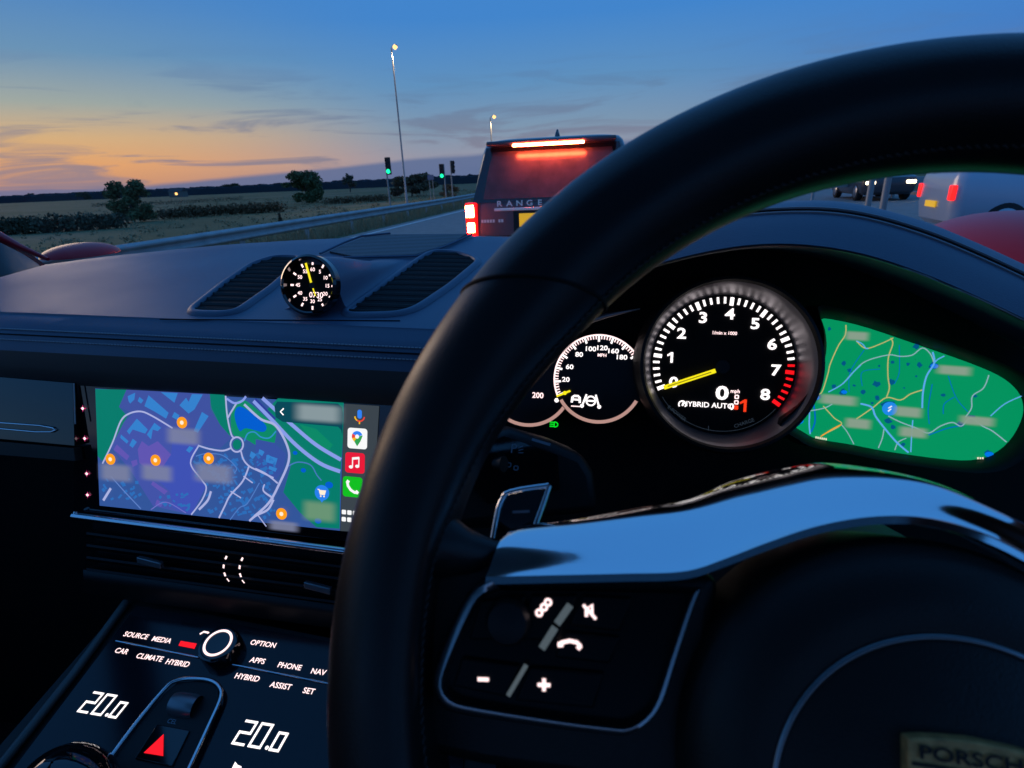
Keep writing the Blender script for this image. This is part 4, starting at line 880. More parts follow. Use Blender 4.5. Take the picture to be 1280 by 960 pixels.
def sevenseg(s, c, hgt, m):
    x = c[0]; w_ = hgt*.56
    for i, ch in enumerate(s):
        sc = 1.0 if i < 2 else .74
        if ch == '.': flat('temperature_digit', K, disc_uv(V(x+w_*.1, c[1]+hgt*.05), hgt*.09, 10), m, panel, h=.0006); x += w_*.42; continue
        gs_ = []
        for k2 in DIG[ch]:
            (x0, y0), (x1, y1) = SEG[k2]; p = V(x+(x0*w_+y0*hgt*.12)*sc, c[1]+y0*hgt*sc); q = V(x+(x1*w_+y1*hgt*.12)*sc, c[1]+y1*hgt*sc); d_ = unit(q-p)*hgt*.05
            gs_.append(ribbon_geo(K, [p-d_, q+d_], hgt*.115, .0006))
        v_, f_ = merge(gs_); mesh('temperature_digit', v_, f_, m, panel, car=True); x += w_*(1.5 if sc == 1 else 1.2)
sevenseg('20.0', K.pix(98, 889), .0190, m_white); sevenseg('20.0', K.pix(291, 929), .0205, m_white)
pflat('fan_mark', K, [(290, 960), (294, 952), (297, 956), (302, 958), (300, 966)], m_white, panel, h=.0006)
c = K.pix(275, 807.5, .010); rk = abs(K.pix(298, 810, .010)[0]-K.pix(252, 810, .010)[0])/2
kn = lathe('rotary_knob', K, c, [(rk*1.04, 0), (rk*1.03, .012), (rk*.98, .0155), (rk*.86, .0165), (rk*.72, .016), (.0001, .0158)], m_gloss, cons)
ribbon('knob_light', K, [c+V(math.cos(a), math.sin(a))*rk*.68 for a in np.linspace(0, 2*math.pi, 40, endpoint=False)], rk*.13, m_pink, kn, h=.0168, closed=True)
ribbon('phone_mark', K, [K.pix(*p) for p in ((250, 793), (255, 790), (260, 791), (263, 794))], .0022, m_pink, panel, h=.0006)
mod = pflat('hazard_module', K, [(120, 975), (205, 868), (222, 853), (258, 850), (272, 860), (274, 880), (236, 975)], m_black, cons, h=.004, t=.005)
tube('module_trim', [K.P(*p, .006) for p in cr([(100, 1000), (160, 917), (205, 862), (220, 851), (240, 848), (262, 850), (274, 858), (276, 872), (262, 905), (225, 985)], 5)], .0021, m_alu, cons, seg=10, car=True)
c = K.pix(230, 879, .008); rows = []
for i, xx in enumerate(np.linspace(-.0135, .0135, 7)):
    rr_2 = .0105*(1-.10*abs(xx/.0135)**4); rows.append([K.pt(c[0]+xx, c[1]+rr_2*math.cos(a)*1.1, .004+rr_2*math.sin(a)) for a in np.linspace(0, math.pi, 14)])
loft('volume_roller', rows, m_tab, cons, car=True, smooth=60)
ptext('roller_mark', 'CEL', K, (215, 902), .006, m_dimblue, mod, h=.0045)
hb_ = pflat('hazard_button', K, [(168, 948), (196, 905), (237, 913), (215, 958)], m_gloss, cons, h=.006, t=.003, bev=.0008)
pflat('hazard_triangle', K, [(204.5, 917.5), (204, 945), (179.5, 941)], m_red, hb_, h=.0068)
# gear selector head
g0 = K.P(78, 985, .028); gear = thing('gear_selector', 'dark rounded gear selector head at the foot of the console', 'gear lever', tuple(toW(g0-V(0, 0, .06))))
rows = []
for a in np.linspace(.03, math.pi-.25, 16): rows.append([g0+V(.044*math.sin(a)*math.cos(q)*(1+.15*math.cos(q)), .036*math.sin(a)*math.sin(q), .032*math.cos(a)) for q in np.linspace(0, 2*math.pi, 28, endpoint=False)])
loft('selector_head', rows, m_gloss, gear, closed=True, car=True, smooth=180)
tube('selector_shaft', [g0-V(0, 0, .012), g0-V(0, .0, .05)], [.018, .02], m_alud, gear, seg=14, car=True)
flat('selector_glint', K, disc_uv(K.pix(122, 949, .02), .0022, 10), m_red, gear, h=.02)  # glowing red dot painted in for a reddish reflection on the head

# ================================================================== INSTRUMENT BINNACLE AND DIALS
lip_px = [(585, 520), (620, 455), (690, 392), (760, 352), (850, 322), (950, 305), (1050, 311), (1150, 340), (1280, 398), (1420, 470)]
crest_px = [(570, 470), (612, 385), (690, 325), (760, 293), (850, 270), (950, 257), (1040, 252.5), (1130, 271), (1200, 297), (1280, 333), (1420, 398)]
lipc = resample(cr([atY(x, y, .355) for x, y in lip_px], 6), 60); crc = resample(cr([atY(x, y, .46) for x, y in crest_px], 6), 60)
hood = thing('instrument_hood', 'curved black leather hood with stitched edge over the instruments', 'instrument hood', tuple(toW(V(.15, .45, 1.2))))
rows = [[p+V(0, .07, -.012) for p in lipc], [p+V(0, .006, -.003) for p in lipc], list(lipc)]
for tt in np.linspace(.08, 1, 10):
    bul = math.sin(math.pi*tt)*.010
    rows.append([a*(1-tt)+b_*tt+V(0, -bul*.6, bul) for a, b_ in zip(lipc, crc)])
rows.append([p+V(0, .04, -.001) for p in crc]); rows.append([p+V(0, .11, -.02) for p in crc]); rows.append([V(p[0], .80, min(p[2]-.05, CR_Z+SLP*(.80-CR_Y))) for p in crc])
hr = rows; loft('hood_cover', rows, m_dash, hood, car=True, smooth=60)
def hood_pt(tt, q):
    j = q*59; i = min(int(j), 58); w_ = j-i; a = lipc[i]*(1-w_)+lipc[i+1]*w_; b_ = crc[i]*(1-w_)+crc[i+1]*w_; bul = math.sin(math.pi*tt)*.010
    return a*(1-tt)+b_*tt+V(0, -bul*.6, bul)
gs = []
for tt in (.36, .44):
    def fn(q, tt=tt):
        q = .25+.7*q; p = hood_pt(tt, q); d_ = hood_pt(tt, q+.004)-p; e_ = hood_pt(tt+.02, q)-p; n_ = np.cross(d_, e_); n_ = n_ if n_[2] > 0 else -n_
        return p, d_, n_
    gs.append(stitches(fn, 150, .0028, .0014, .0011))
v, f = merge(gs); mesh('stitching', v, f, m_thread, hood, car=True, kind='stuff')
tube('seam_groove', [hood_pt(.40, q)+V(0, 0, .0002) for q in np.linspace(.2, .97, 90)], .0009, m_matte, hood, seg=6, car=True)
tube('lip_seam', [p+V(0, .001, -.001) for p in lipc[8:]], .0007, m_alud, hood, seg=6, car=True)

TLT = math.radians(19)
TF = Fr(atY(903, 456, .400), (1, 0, 0), (0, math.sin(TLT), math.cos(TLT)))
clus = thing('instrument_cluster', 'instrument cluster with round rev counter and green map screen', 'instrument cluster', tuple(toW(TF.pt(0, -.12))))
BK = Fr(TF.pt(0, 0, -.030), TF.u, TF.v)
flat('cluster_back', BK, [BK.pix(*p) for p in [(480, 800), (500, 520), (620, 430), (690, 385), (760, 345), (850, 316), (950, 299), (1050, 305), (1150, 334), (1280, 392), (1420, 465), (1420, 800)]], m_matte, clus, h=0, t=.004)
tr = (TF.pix(993, 456)[0]-TF.pix(813, 456)[0])/2*1.0
tach = lathe('rev_counter', TF, (0, 0), [(tr*1.02, -.006), (tr*1.02, .0), (tr*1.05, .003), (tr*1.10, .014), (tr*1.14, .023), (tr*1.19, .0255), (tr*1.23, .020), (tr*1.25, -.02)], m_bezel, clus, n=96)
lathe('bezel_ring', TF, (0, 0), [(tr*1.135, .0228), (tr*1.16, .0265), (tr*1.20, .0260), (tr*1.26, .016), (tr*1.27, -.02)], m_black, tach, n=96)
flat('dial_face', TF, disc_uv((0, 0), tr*1.02, 72), m_matte, tach, h=-.001)
A0, A1 = 204.0, -33.5
for i in range(41):
    if i > 40: break
    val = i/5; a = math.radians(A0+(A1-A0)*val/8); d_ = V(math.cos(a), math.sin(a)); mj = i % 5 == 0
    ribbon('tick', TF, [d_*tr*(.865 if mj else .89), d_*tr*.985], tr*(.055 if mj else .034), m_red if val > 6.65 else m_white, tach, h=.0002)
    if mj: text('numeral', str(i//5), TF, d_*tr*.735, tr*.215, m_white, tach, h=.0002, bold=.028, sx=1.25)
text('unit_print', '1/min x 1000', TF, V(0, .46)*tr, tr*.066, m_pink, tach, h=.0002, bold=.02)
ribbon('needle', TF, [V(-.10, -.09)*tr, V(-.815, -.378)*tr], tr*.062, m_yel, tach, h=.003)
ribbon('needle_core', TF, [V(-.16, -.115)*tr, V(-.76, -.356)*tr], tr*.016, mat('needle dark', (.1, .09, 0), .4, emit=(150, 138, 10), es=1), tach, h=.0033)
flat('hub', TF, disc_uv((.0, -.03*tr), tr*.10, 24), m_black, tach, h=.0012)
text('speed_digit', '0', TF, V(.02, -.42)*tr, tr*.27, m_white, tach, h=.0002, bold=.03, sx=1.35)
text('speed_unit', 'mph', TF, V(.20, -.375)*tr, tr*.075, m_pink, tach, h=.0002, bold=.02)
for i in range(2): ribbon('charge_box', TF, rsq(V(.225, -.455-i*.08)*tr, tr*.023, tr*.004, 2), tr*.016, m_pink, tach, h=.0002, closed=True)
flat('charge_box', TF, rsq(V(.225, -.61)*tr, tr*.03, tr*.006, 2), m_org, tach, h=.0002)
text('gear_digit', '1', TF, V(.335, -.575)*tr, tr*.25, m_org, tach, h=.0002, bold=.03, sx=1.2)
text('mode_text', 'HYBRID AUTO', TF, V(-.17, -.60)*tr, tr*.105, m_white, tach, h=.0002, bold=.015, sx=1.05)
ribbon('mode_icon', TF, [V(-.53, -.61)*tr+V(math.cos(a), math.sin(a))*tr*.05 for a in np.linspace(-.7, 3.84, 14)], tr*.02, m_white, tach, h=.0002); ribbon('mode_icon', TF, [V(-.53, -.63)*tr, V(-.515, -.59)*tr], tr*.025, m_white, tach, h=.0002)
ribbon('mode_icon', TF, [V(.165, -.60)*tr+V(math.cos(a)*.6, math.sin(a))*tr*.04 for a in np.linspace(0, 6.28, 12, endpoint=False)], tr*.016, m_white, tach, h=.0002, closed=True)
m_faint = mat('faint print', (.03, .04, .05), .5, emit=(60, 72, 84), es=.5)
ribbon('lower_arc', TF, [V(math.cos(a), math.sin(a))*tr*.97 for a in np.linspace(math.radians(212), math.radians(322), 30)], tr*.006, m_faint, tach, h=.0002)
ribbon('lower_arc', TF, [V(-.14, -.97)*tr, V(-.14, -.90)*tr], tr*.008, m_faint, tach, h=.0002)
text('arc_print', 'E-POWER', TF, V(-.60, -.75)*tr, tr*.075, m_faint, tach, h=.0002, rot=-.62); text('arc_print', 'CHARGE', TF, V(.35, -.83)*tr, tr*.075, m_faint, tach, h=.0002, rot=.42)
# small dial and its neighbour
SF = Fr(atY(748, 474, .407), (1, 0, 0), (0, math.sin(TLT), math.cos(TLT)))
def small(cpx, rpx, name, full):
    c = SF.pix(*cpx); rr = rpx*(SF.pix(800, 474)[0]-SF.pix(700, 474)[0])/100
    dl = flat(name, SF, disc_uv(c, rr*1.0, 64), mat('dial face '+name, (.012, .010, .012), .35), clus, h=-.002 if full else -.004)
    h_ = -.0014 if full else -.0034
    lo0, lo1 = math.radians(212), math.radians(333)
    rows = [[SF.pt(c[0]+rr*k2*math.cos(a), c[1]+rr*k2*math.sin(a), h_+dh) for a in np.linspace(lo0, lo1, 40)] for k2, dh in ((.985, 0), (.95, .0012), (.91, .0))]
    loft('lit_ring', rows, m_ivory, dl, car=True, smooth=180)
    if not full:
        text('numeral', '200', SF, c+V(.22, -.28)*rr, rr*.17, m_pink, dl, h=h_, bold=.02); flat('tick', SF, disc_uv(c+V(.64, -.36)*rr, rr*.05, 8), m_white, dl, h=h_); return
    ribbon('scale_arc', SF, [c+V(math.cos(a), math.sin(a))*rr*.975 for a in np.linspace(math.radians(207), math.radians(30), 60)], rr*.035, m_pink, dl, h=h_)
    for i in range(46):
        a = math.radians(205+(36-205)*i/45); d_ = V(math.cos(a), math.sin(a)); mj = i % 5 == 0
        ribbon('tick', SF, [c+d_*rr*(.83 if mj else .885), c+d_*rr*.97], rr*(.045 if mj else .026), m_white if mj else m_pink, dl, h=h_+.0001)
    for s_, ang in (('20', 184), ('60', 160), ('80', 131), ('100', 108), ('120', 87), ('160', 66), ('180', 47)): text('numeral', s_, SF, c+V(math.cos(math.radians(ang)), math.sin(math.radians(ang)))*rr*(.69 if s_ != '20' else .72), rr*.145, m_white, dl, h=h_, bold=.02, sx=1.2)
    text('unit_print', 'MPH', SF, c+V(.05, .53)*rr, rr*.10, m_pink, dl, h=h_, bold=.02)
    ribbon('needle', SF, [c+V(-.90, -.43)*rr, c+V(-.60, -.29)*rr], rr*.045, m_yel, dl, h=h_+.002); flat('needle_bead', SF, disc_uv(c+V(-.72, -.345)*rr, rr*.045, 10), m_yel, dl, h=h_+.0022)
    k0 = c+V(-.47, -.48)*rr; ribbon('assist_icon', SF, [k0+V(*q)*rr for q in ((-.09, -.07), (-.08, .05), (-.04, .08), (.04, .08), (.08, .05), (.09, -.07))], rr*.05, m_white, dl, h=h_); ribbon('assist_icon', SF, [k0+V(-.09, .0)*rr, k0+V(.09, 0)*rr], rr*.04, m_white, dl, h=h_); ribbon('assist_icon', SF, [k0+V(-.1, -.15)*rr, k0+V(.1, -.15)*rr], rr*.022, m_pink, dl, h=h_)
    k0 = c+V(-.14, -.49)*rr; ribbon('assist_icon', SF, [k0+V(math.cos(a), math.sin(a))*rr*.10 for a in np.linspace(0, 6.28, 20, endpoint=False)], rr*.035, m_white, dl, h=h_, closed=True); ribbon('assist_icon', SF, [k0+V(-.1, 0)*rr, k0+V(.1, 0)*rr], rr*.04, m_white, dl, h=h_)
    for sx_ in (-1, 1): ribbon('assist_icon', SF, [k0+V(sx_*.19, -.13)*rr, k0+V(sx_*.10, .14)*rr], rr*.04, m_white, dl, h=h_); flat('assist_icon', SF, disc_uv(k0+V(sx_*.19, -.12)*rr, rr*.045, 8), m_white, dl, h=h_+.0001)
small((748, 474), 57.5, 'power_dial', True)
small((660, 478), 59, 'range_dial', False)
g0c = SF.pix(692.5, 530.5, -.003); kk = SF.pix(700, 530)[0]-SF.pix(699, 530)[0]
for i in range(3): ribbon('lamp_symbol', SF, [g0c+V(-5.5, 2.6-2.6*i)*kk, g0c+V(-.5, 2.6-2.6*i)*kk], 1.6*kk, m_grn, clus, h=-.003)
ribbon('lamp_symbol', SF, [g0c+V(.3, 3.4)*kk, g0c+V(.3, -3.4)*kk], 1.5*kk, m_grn, clus, h=-.003); ribbon('lamp_symbol', SF, [g0c+V(.3+4.6*math.cos(a), 3.2*math.sin(a))*kk for a in np.linspace(-1.57, 1.57, 9)], 1.5*kk, m_grn, clus, h=-.003)
tube('dial_brow', [SF.P(x, y, .012) for x, y in [(700, 420), (722, 406), (760, 394), (800, 386)]], [.001, .0022, .0018, .0004], m_bezel, clus, seg=8, car=True)
# map screen on the right
MF = Fr(atY(1130, 490, .385), (math.cos(.10), math.sin(-.10), 0), (0, math.sin(TLT), math.cos(TLT)))
z4 = lambda x, y: (960+x/4, 360+y/4)
shape = [(262, 158), (350, 163), (500, 200), (760, 288), (1000, 372), (1150, 436), (1230, 495), (1270, 560), (1272, 640), (1225, 740), (1150, 815), (1050, 856), (900, 858), (600, 818), (400, 780), (250, 755), (180, 722), (95, 655), (180, 575), (250, 470), (290, 330), (285, 240)]
suv_uv = cr([MF.pix(*z4(*p)) for p in shape], 3, True)
ms = flat('map_screen', MF, suv_uv, em('map screen green', (2, 146, 92)), clus, h=0)
cen = np.mean(suv_uv, axis=0)
rows = []
for k2, h_ in ((1.0, -.0004), (1.015, .003), (1.06, .010), (1.10, .012), (1.14, -.02)): rows.append([MF.pt(*(cen+(np.array(q)-cen)*V(k2, 1+(k2-1)*1.5)), h_) for q in suv_uv])
loft('screen_frame', rows, m_black, clus, closed=True, car=True, smooth=60)
PXC = (MF.pix(1200, 490)[0]-MF.pix(1050, 490)[0])/150
def r4(pts, w_, m_, h_=.0006): ribbon('map_road', MF, cr([MF.pix(*z4(*p)) for p in pts], 5), w_*PXC, m_, ms, h=h_)
mb, my, mw, mdk = em('map blue road', (92, 168, 236)), em('map tan road', (188, 182, 112)), em('map pale road', (140, 176, 190)), em('map blue water', (0, 100, 190)); mor = em('map orange', (240, 160, 40))
r4([(388, 185), (385, 235), (350, 290), (310, 380), (298, 430), (265, 525), (225, 522), (205, 550)], 1.5, my); r4([(440, 265), (488, 302), (560, 280), (625, 250)], 1.4, my); r4([(440, 265), (470, 280), (488, 302), (500, 302)], 1.4, mb, .0008); r4([(612, 250), (622, 280), (600, 350), (598, 440), (605, 500), (590, 548)], 1.5, my)
r4([(310, 515), (370, 480), (430, 415), (490, 365), (600, 335), (660, 342), (720, 335), (770, 300), (810, 330), (828, 375)], 1.4, mw); r4([(300, 520), (370, 480), (430, 415), (462, 385)], 1.6, mb, .0008)
r4([(820, 320), (828, 375), (790, 440), (772, 520), (768, 600)], 2.2, mb, .0009); r4([(828, 375), (850, 355), (880, 340)], 1.6, mb); r4([(768, 510), (710, 530), (660, 560), (590, 548), (520, 600), (440, 655)], 1.5, my)
r4([(460, 578), (515, 595), (535, 640), (580, 700), (640, 770), (700, 822)], 2.4, mb, .0009); r4([(180, 588), (205, 610), (205, 680), (210, 730)], 2.0, mb); r4([(205, 615), (280, 600), (320, 580)], 1.4, mw); r4([(275, 590), (330, 650), (365, 682), (270, 735)], 1.4, my)
r4([(365, 682), (395, 720), (428, 780)], 1.2, mw); r4([(365, 682), (320, 705), (262, 742)], 1.6, mor, .0008); r4([(600, 640), (660, 670), (740, 700), (800, 725), (860, 690), (920, 672), (965, 690), (1010, 650), (1070, 690), (1120, 715), (1190, 770)], 1.5, mw); r4([(722, 660), (716, 740), (712, 820)], 1.5, mb); r4([(578, 705), (570, 750), (550, 800)], 1.4, mw)
r4([(1102, 435), (1075, 500), (1020, 540), (1015, 600), (985, 645)], 1.4, mw); r4([(1265, 540), (1180, 580), (1110, 640)], 1.4, mb); r4([(632, 810), (650, 770), (690, 750)], 1.3, mw)
r4([(655, 285), (655, 420), (630, 480)], 1.0, mdk, .0004); r4([(820, 480), (800, 600), (805, 680)], 1.2, mdk, .0004); r4([(900, 440), (940, 550), (1000, 620)], 1.0, mdk, .0004); r4([(875, 630), (880, 580), (930, 545)], 1.2, mdk, .0004); r4([(470, 490), (470, 420), (560, 405)], 1.0, mdk, .0004); r4([(405, 520), (410, 420), (480, 310)], 1.0, mdk, .0004); r4([(800, 735), (900, 700), (960, 690)], 1.4, mdk, .0004); r4([(215, 720), (235, 660), (225, 560)], 2.2, mdk, .0004)
r = np.random.default_rng(9); gg = []
for x, y, s_ in [(305, 205, 9), (380, 378, 12), (408, 412, 13), (430, 488, 8), (475, 520, 13), (540, 480, 18), (545, 550, 13), (618, 470, 18), (622, 370, 10), (755, 385, 14), (700, 380, 9), (150, 663, 28), (1105, 830, 22), (875, 535, 10), (1035, 540, 9), (555, 390, 6), (740, 440, 6), (520, 575, 8), (830, 390, 24), (740, 292, 16), (240, 545, 22), (330, 492, 14), (600, 590, 34), (680, 500, 6), (600, 665, 18), (1012, 650, 24), (960, 680, 18), (625, 695, 14), (675, 782, 12), (375, 520, 20)]:
    c = MF.pix(*z4(x, y)); n_ = 9; gg.append(([MF.pt(c[0]+s_*.25*PXC*(.6+.8*r.random())*math.cos(a), c[1]+s_*.25*PXC*(.6+.8*r.random())*math.sin(a), .0003) for a in np.linspace(0, 6.28, n_, endpoint=False)], [tuple(range(n_))]))
v, f = merge(gg); mesh('map_towns', v, f, em('map town', (0, 84, 128)), ms, car=True, kind='stuff')
for x, y, s_ in ((150, 663, 30), (1105, 832, 22), (830, 390, 20), (238, 548, 20), (380, 520, 16)): c = MF.pix(*z4(x, y)); flat('map_lake', MF, [c+V(math.cos(a)*s_*.25, math.sin(a)*s_*.17)*PXC for a in np.linspace(0, 6.28, 14, endpoint=False)], em('lake', (0, 116, 232)), ms, h=.0004)
c = MF.pix(*z4(606, 603)); flat('position_marker', MF, disc_uv(c, 9.8*PXC, 28), em('marker blue', (30, 136, 232)), ms, h=.0010); ribbon('position_marker', MF, [c+V(*q)*PXC for q in ((2, 4), (-2, .5), (1.5, 0), (-2, -4))], 1.8*PXC, cW, ms, h=.0013)
m_bl3 = soft_label('map soft label', (138, 158, 140), .95)
for x, y, w_, h_ in ((445, 240, 19, 8), (350, 560, 31, 9), (700, 620, 22, 9), (450, 678, 21, 9), (930, 412, 26, 8), (1045, 665, 26, 8), (725, 722, 22, 9)): blur(MF, z4(x, y), w_*PXC, h_*PXC, m_bl3, ms, .0014)
for x_ in range(6): ribbon('scale_print', MF, [MF.pix(*z4(238+x_*10, 741+x_*1.8)), MF.pix(*z4(238+x_*10, 751+x_*1.8))], 1.6*PXC, m_pinw, ms, h=.0012)
for x_ in range(3): ribbon('scale_print', MF, [MF.pix(*z4(1045+x_*12, 845)), MF.pix(*z4(1045+x_*12, 854))], 1.8*PXC, m_pinw, ms, h=.0012)

# steering column cover behind the wheel
col_ = thing('steering_column', 'rounded black steering column shroud behind the wheel', 'steering column', tuple(toW(V(.13, .33, 1.0))))
cc0 = atY(960, 640, .34)
rows = []
for Y, wd, hg, dz in ((.40, .050, .035, -.012), (.36, .062, .046, -.006), (.32, .072, .052, .0), (.27, .076, .054, .002), (.245, .074, .05, -.004), (.24, .06, .04, -.01)):
    c = V(cc0[0]+.005, Y, cc0[2]-.02+(Y-.30)*-.25+dz); rows.append([c+V(wd*math.cos(a), 0, hg*math.sin(a)) for a in np.linspace(0, 2*math.pi, 36, endpoint=False)])
loft('column_cover', rows, mat('column plastic', (.035, .03, .027), .5, bump=(900, .1, .0004)), col_, closed=True, caps=True, car=True, smooth=60)
lower = mesh('knee_panel', boxv((.33, .46, .92), (.80, .06, .50)), BF, m_black, dash, car=True)
# stalk with light symbols
SK = Fr(atY(660, 590, .30), (math.cos(.25), math.sin(.25), -.12), (0, .35, .94))
stalk = thing('control_stalk', 'black lighting stalk with printed lamp symbols behind the wheel rim', 'stalk', tuple(toW(SK.o)))
o = flat('stalk_head', SK, [SK.pix(*p) for p in [(540, 560), (600, 545), (638, 536), (690, 551), (728, 567), (742, 590), (748, 640), (560, 660)]], m_black, stalk, h=.004, t=.03, bev=.006)
pflat('switch_face', SK, [(560, 575), (630, 545), (697, 569), (700, 612), (610, 630)], m_gloss, stalk, h=.0052, t=.001)
ptext('lamp_print', 'P', SK, (642, 561), .008, m_dimblue, stalk, h=.0058); 
for i in range(3): ribbon('lamp_print', SK, [SK.pix(648, 560+3*i, .0058), SK.pix(654, 557+4.5*i, .0058)], .0005, m_dimblue, stalk, h=.0058)
for x, y in ((636, 581), (645, 585)): ribbon('lamp_print', SK, rsq(SK.pix(x, y, .0058), .0012, .0004, 2), .0006, m_dimblue, stalk, h=.0058, closed=True)
ribbon('lamp_print', SK, [SK.pix(665, 549, .0062), SK.pix(688, 556, .0062)], .0016, m_dimblue, stalk, h=.0062)
tube('stalk_knob', [SK.P(618, 580, .008), SK.P(630, 580, .012)], [.003, .005], m_black, stalk, seg=12, car=True)
tube('stalk_arm', [SK.P(520, 640, -.01), SK.P(600, 640, -.01), SK.P(700, 640, -.02)], .010, m_black, stalk, seg=12, car=True)

# ================================================================== STEERING WHEEL
WH = V(.1115, .1296, 1.274); WT = .5492
WR, WRr = .170, .0196
W = Fr(WH, (1, 0, 0), (0, math.sin(WT), math.cos(WT)))
sw = thing('steering_wheel', 'black leather steering wheel with aluminium spoke trim, filling the right foreground', 'steering wheel', tuple(toW(WH-V(0, -.02, .19))))
def wp(a, rr=0, q=0, k2=1.0):                     # point on the rim: a round the wheel, q round the tube (0 = outward, 90 deg = to driver)
    a_ = a % (2*math.pi)
    if math.cos(q) < 0: k2 = 1-.52*float(np.interp(a_, [2.5, 3.05, 4.0, 4.4], [0, 1, 1, 0]))*math.cos(q)**2
    d_ = W.u*math.cos(a)+W.v*math.sin(a); return W.o+d_*(WR+rr*math.cos(q)*k2)+W.n*rr*math.sin(q)
rows = [[wp(a, WRr, q) for q in np.linspace(0, 2*math.pi, 40, endpoint=False)] for a in np.linspace(0, 2*math.pi, 181)]
loft('rim', rows, m_leather, sw, closed=True, car=True, smooth=180)
# seam where smooth leather meets the grip, found from its two ends in the photograph
def rim_angle(px):
    best = None
    for a in np.linspace(0, 2*math.pi, 1440):
        p = wp(a)-CAM; c = M_C.T @ p
        if -c[2] < .02: continue
        e_ = math.hypot(640+FPX*c[0]/-c[2]-px[0], 480-FPX*c[1]/-c[2]-px[1])
        if best is None or e_ < best[0]: best = (e_, a)
    return best[1]
a_s = rim_angle((660, 362))
def seam_path(a, lean): return [wp(a+lean*math.sin(q), WRr+.0001, q) for q in np.linspace(0, 2*math.pi, 48, endpoint=False)]
def rim_at(px, q):
    best = None
    for a in np.linspace(1.6, 3.3, 1200):
        c = M_C.T @ (wp(a, WRr, q)-CAM); e_ = math.hypot(640+FPX*c[0]/-c[2]-px[0], 480-FPX*c[1]/-c[2]-px[1])
        if best is None or e_ < best[0]: best = (e_, a)
    return best[1]
a_o, a_i = rim_at((570, 361), .35), rim_at((748, 366), math.pi-.35)
tube('leather_seam', [wp((a_o+a_i)/2+(a_o-a_i)/2*math.cos(q), WRr+.0001, q) for q in np.linspace(0, 2*math.pi, 48, endpoint=False)], .0007, m_matte, sw, seg=6, closed=True, car=True)
a_s2 = math.pi-a_s
tube('leather_seam', seam_path(a_s2, .0), .0007, m_matte, sw, seg=6, closed=True, car=True)
def rimst(q):
    a = .05+(math.pi*1.18)*q; qq = math.radians(160); p = wp(a, WRr, qq); d_ = wp(a+.01, WRr, qq)-p; n_ = p-wp(a); sd = np.cross(unit(d_), unit(n_))
    return p, d_+sd*.0008, n_
v, f = stitches(rimst, 230, .0024, .0007, .0006); mesh('rim_stitching', v, f, m_threadg, sw, car=True, kind='stuff')
tube('rim_groove', [wp(a, WRr+.00005, math.radians(160)) for a in np.linspace(0, 2*math.pi, 160, endpoint=False)], .0004, m_matte, sw, seg=5, closed=True, car=True)
# leather root where the spoke meets the rim
gp = [W.P(500, 672, -.004), W.P(545, 680, -.004), W.P(580, 690, -.008), W.P(615, 696, -.012), W.P(660, 698, -.016)]
tube('thumb_rest', gp, [.014, .0115, .0075, .0052, .005], m_leather, sw, seg=20, car=True)
pflat('spoke_back', W, [(470, 715), (560, 700), (640, 700), (900, 720), (880, 1000), (600, 960), (470, 930)], m_pad, sw, h=-.006, t=.022, bev=.004)
# aluminium trim over the spokes
low = [(607, 721), (690, 719), (780, 717), (857, 714), (910, 697), (957, 679), (1020, 658), (1087, 646), (1153, 646), (1216, 661), (1280, 690), (1350, 735), (1420, 800)]
up = [(634, 671), (649, 658), (720, 648), (802, 633), (862, 622), (916, 600), (999, 581), (1040, 579), (1112, 590), (1174, 608), (1237, 639), (1300, 672), (1360, 715), (1440, 780)]
lowp = resample(cr([np.array(p, float) for p in low], 5), 70); upp = resample(cr([np.array(p, float) for p in up], 5), 70)
lo3 = [W.P(x, y, .004) for x, y in lowp]
def atZc(x, y, z): d_ = ray_c(x, y); return CAM+d_*((z-CAM[2])/d_[2])
up3 = []
for (x, y), l in zip(upp, lo3):
    p = atZc(x, y, l[2]-.004); up3.append(p)
rows = [[p+V(0, .002, -.0040) for p in lo3], [p+V(0, -.0008, -.0022) for p in lo3], [p+V(0, .0006, -.0003) for p in lo3], lo3]
for tt in np.linspace(.05, 1, 20):
    zc = .0050*4*tt**1.7*(1-tt)
    rows.append([a*(1-tt)+b_*tt+V(0, 0, zc) for a, b_ in zip(lo3, up3)])
rows.append([p+V(0, .006, -.014) for p in up3])
loft('spoke_trim', rows, m_trim, sw, car=True, smooth=50)
# button panel
fo = [(609, 723), (585, 741), (562, 785), (543, 835), (540, 860), (551, 882), (577, 893), (690, 910), (765, 919), (788, 918), (812, 902), (830, 876), (848, 820), (868, 760), (878, 735)]
fi = [(628, 738), (604, 747), (589, 772), (562, 832), (555, 856), (562, 870), (585, 880), (690, 898), (765, 908), (784, 909), (802, 900), (818, 880), (838, 820), (858, 760), (866, 742)]
fo2 = resample(cr([np.array(p, float) for p in fo], 4), 60); fi2 = resample(cr([np.array(p, float) for p in fi], 4), 60)
bpn = pflat('button_panel', W, [tuple(p) for p in fi2], m_panelblk, sw, h=.000, t=.004)
rows = []
for tt, h_ in ((0, -.006), (0, .002), (.25, .0040), (.7, .0040), (1, .0015), (1, -.002)): rows.append([W.P(*(p*(1-tt)+q*tt), h_) for p, q in zip(fo2, fi2)])
loft('panel_frame', rows, m_frame, sw, car=True, smooth=60)
m_btn = mat('button plastic', (.004, .004, .004), .35, spec=.14)
keys = [[(600, 752), (658, 744), (640, 800), (586, 800)], [(664, 744), (722, 744), (698, 800), (646, 800)], [(728, 744), (790, 748), (775, 790), (712, 782)], [(706, 790), (775, 797), (762, 830), (694, 822)], [(577, 822), (650, 832), (634, 872), (566, 858)], [(662, 834), (755, 842), (742, 886), (644, 876)]]
for kpx in keys: pflat('key', W, kpx, m_btn, bpn, h=.0016, t=.0014, bev=.0006)
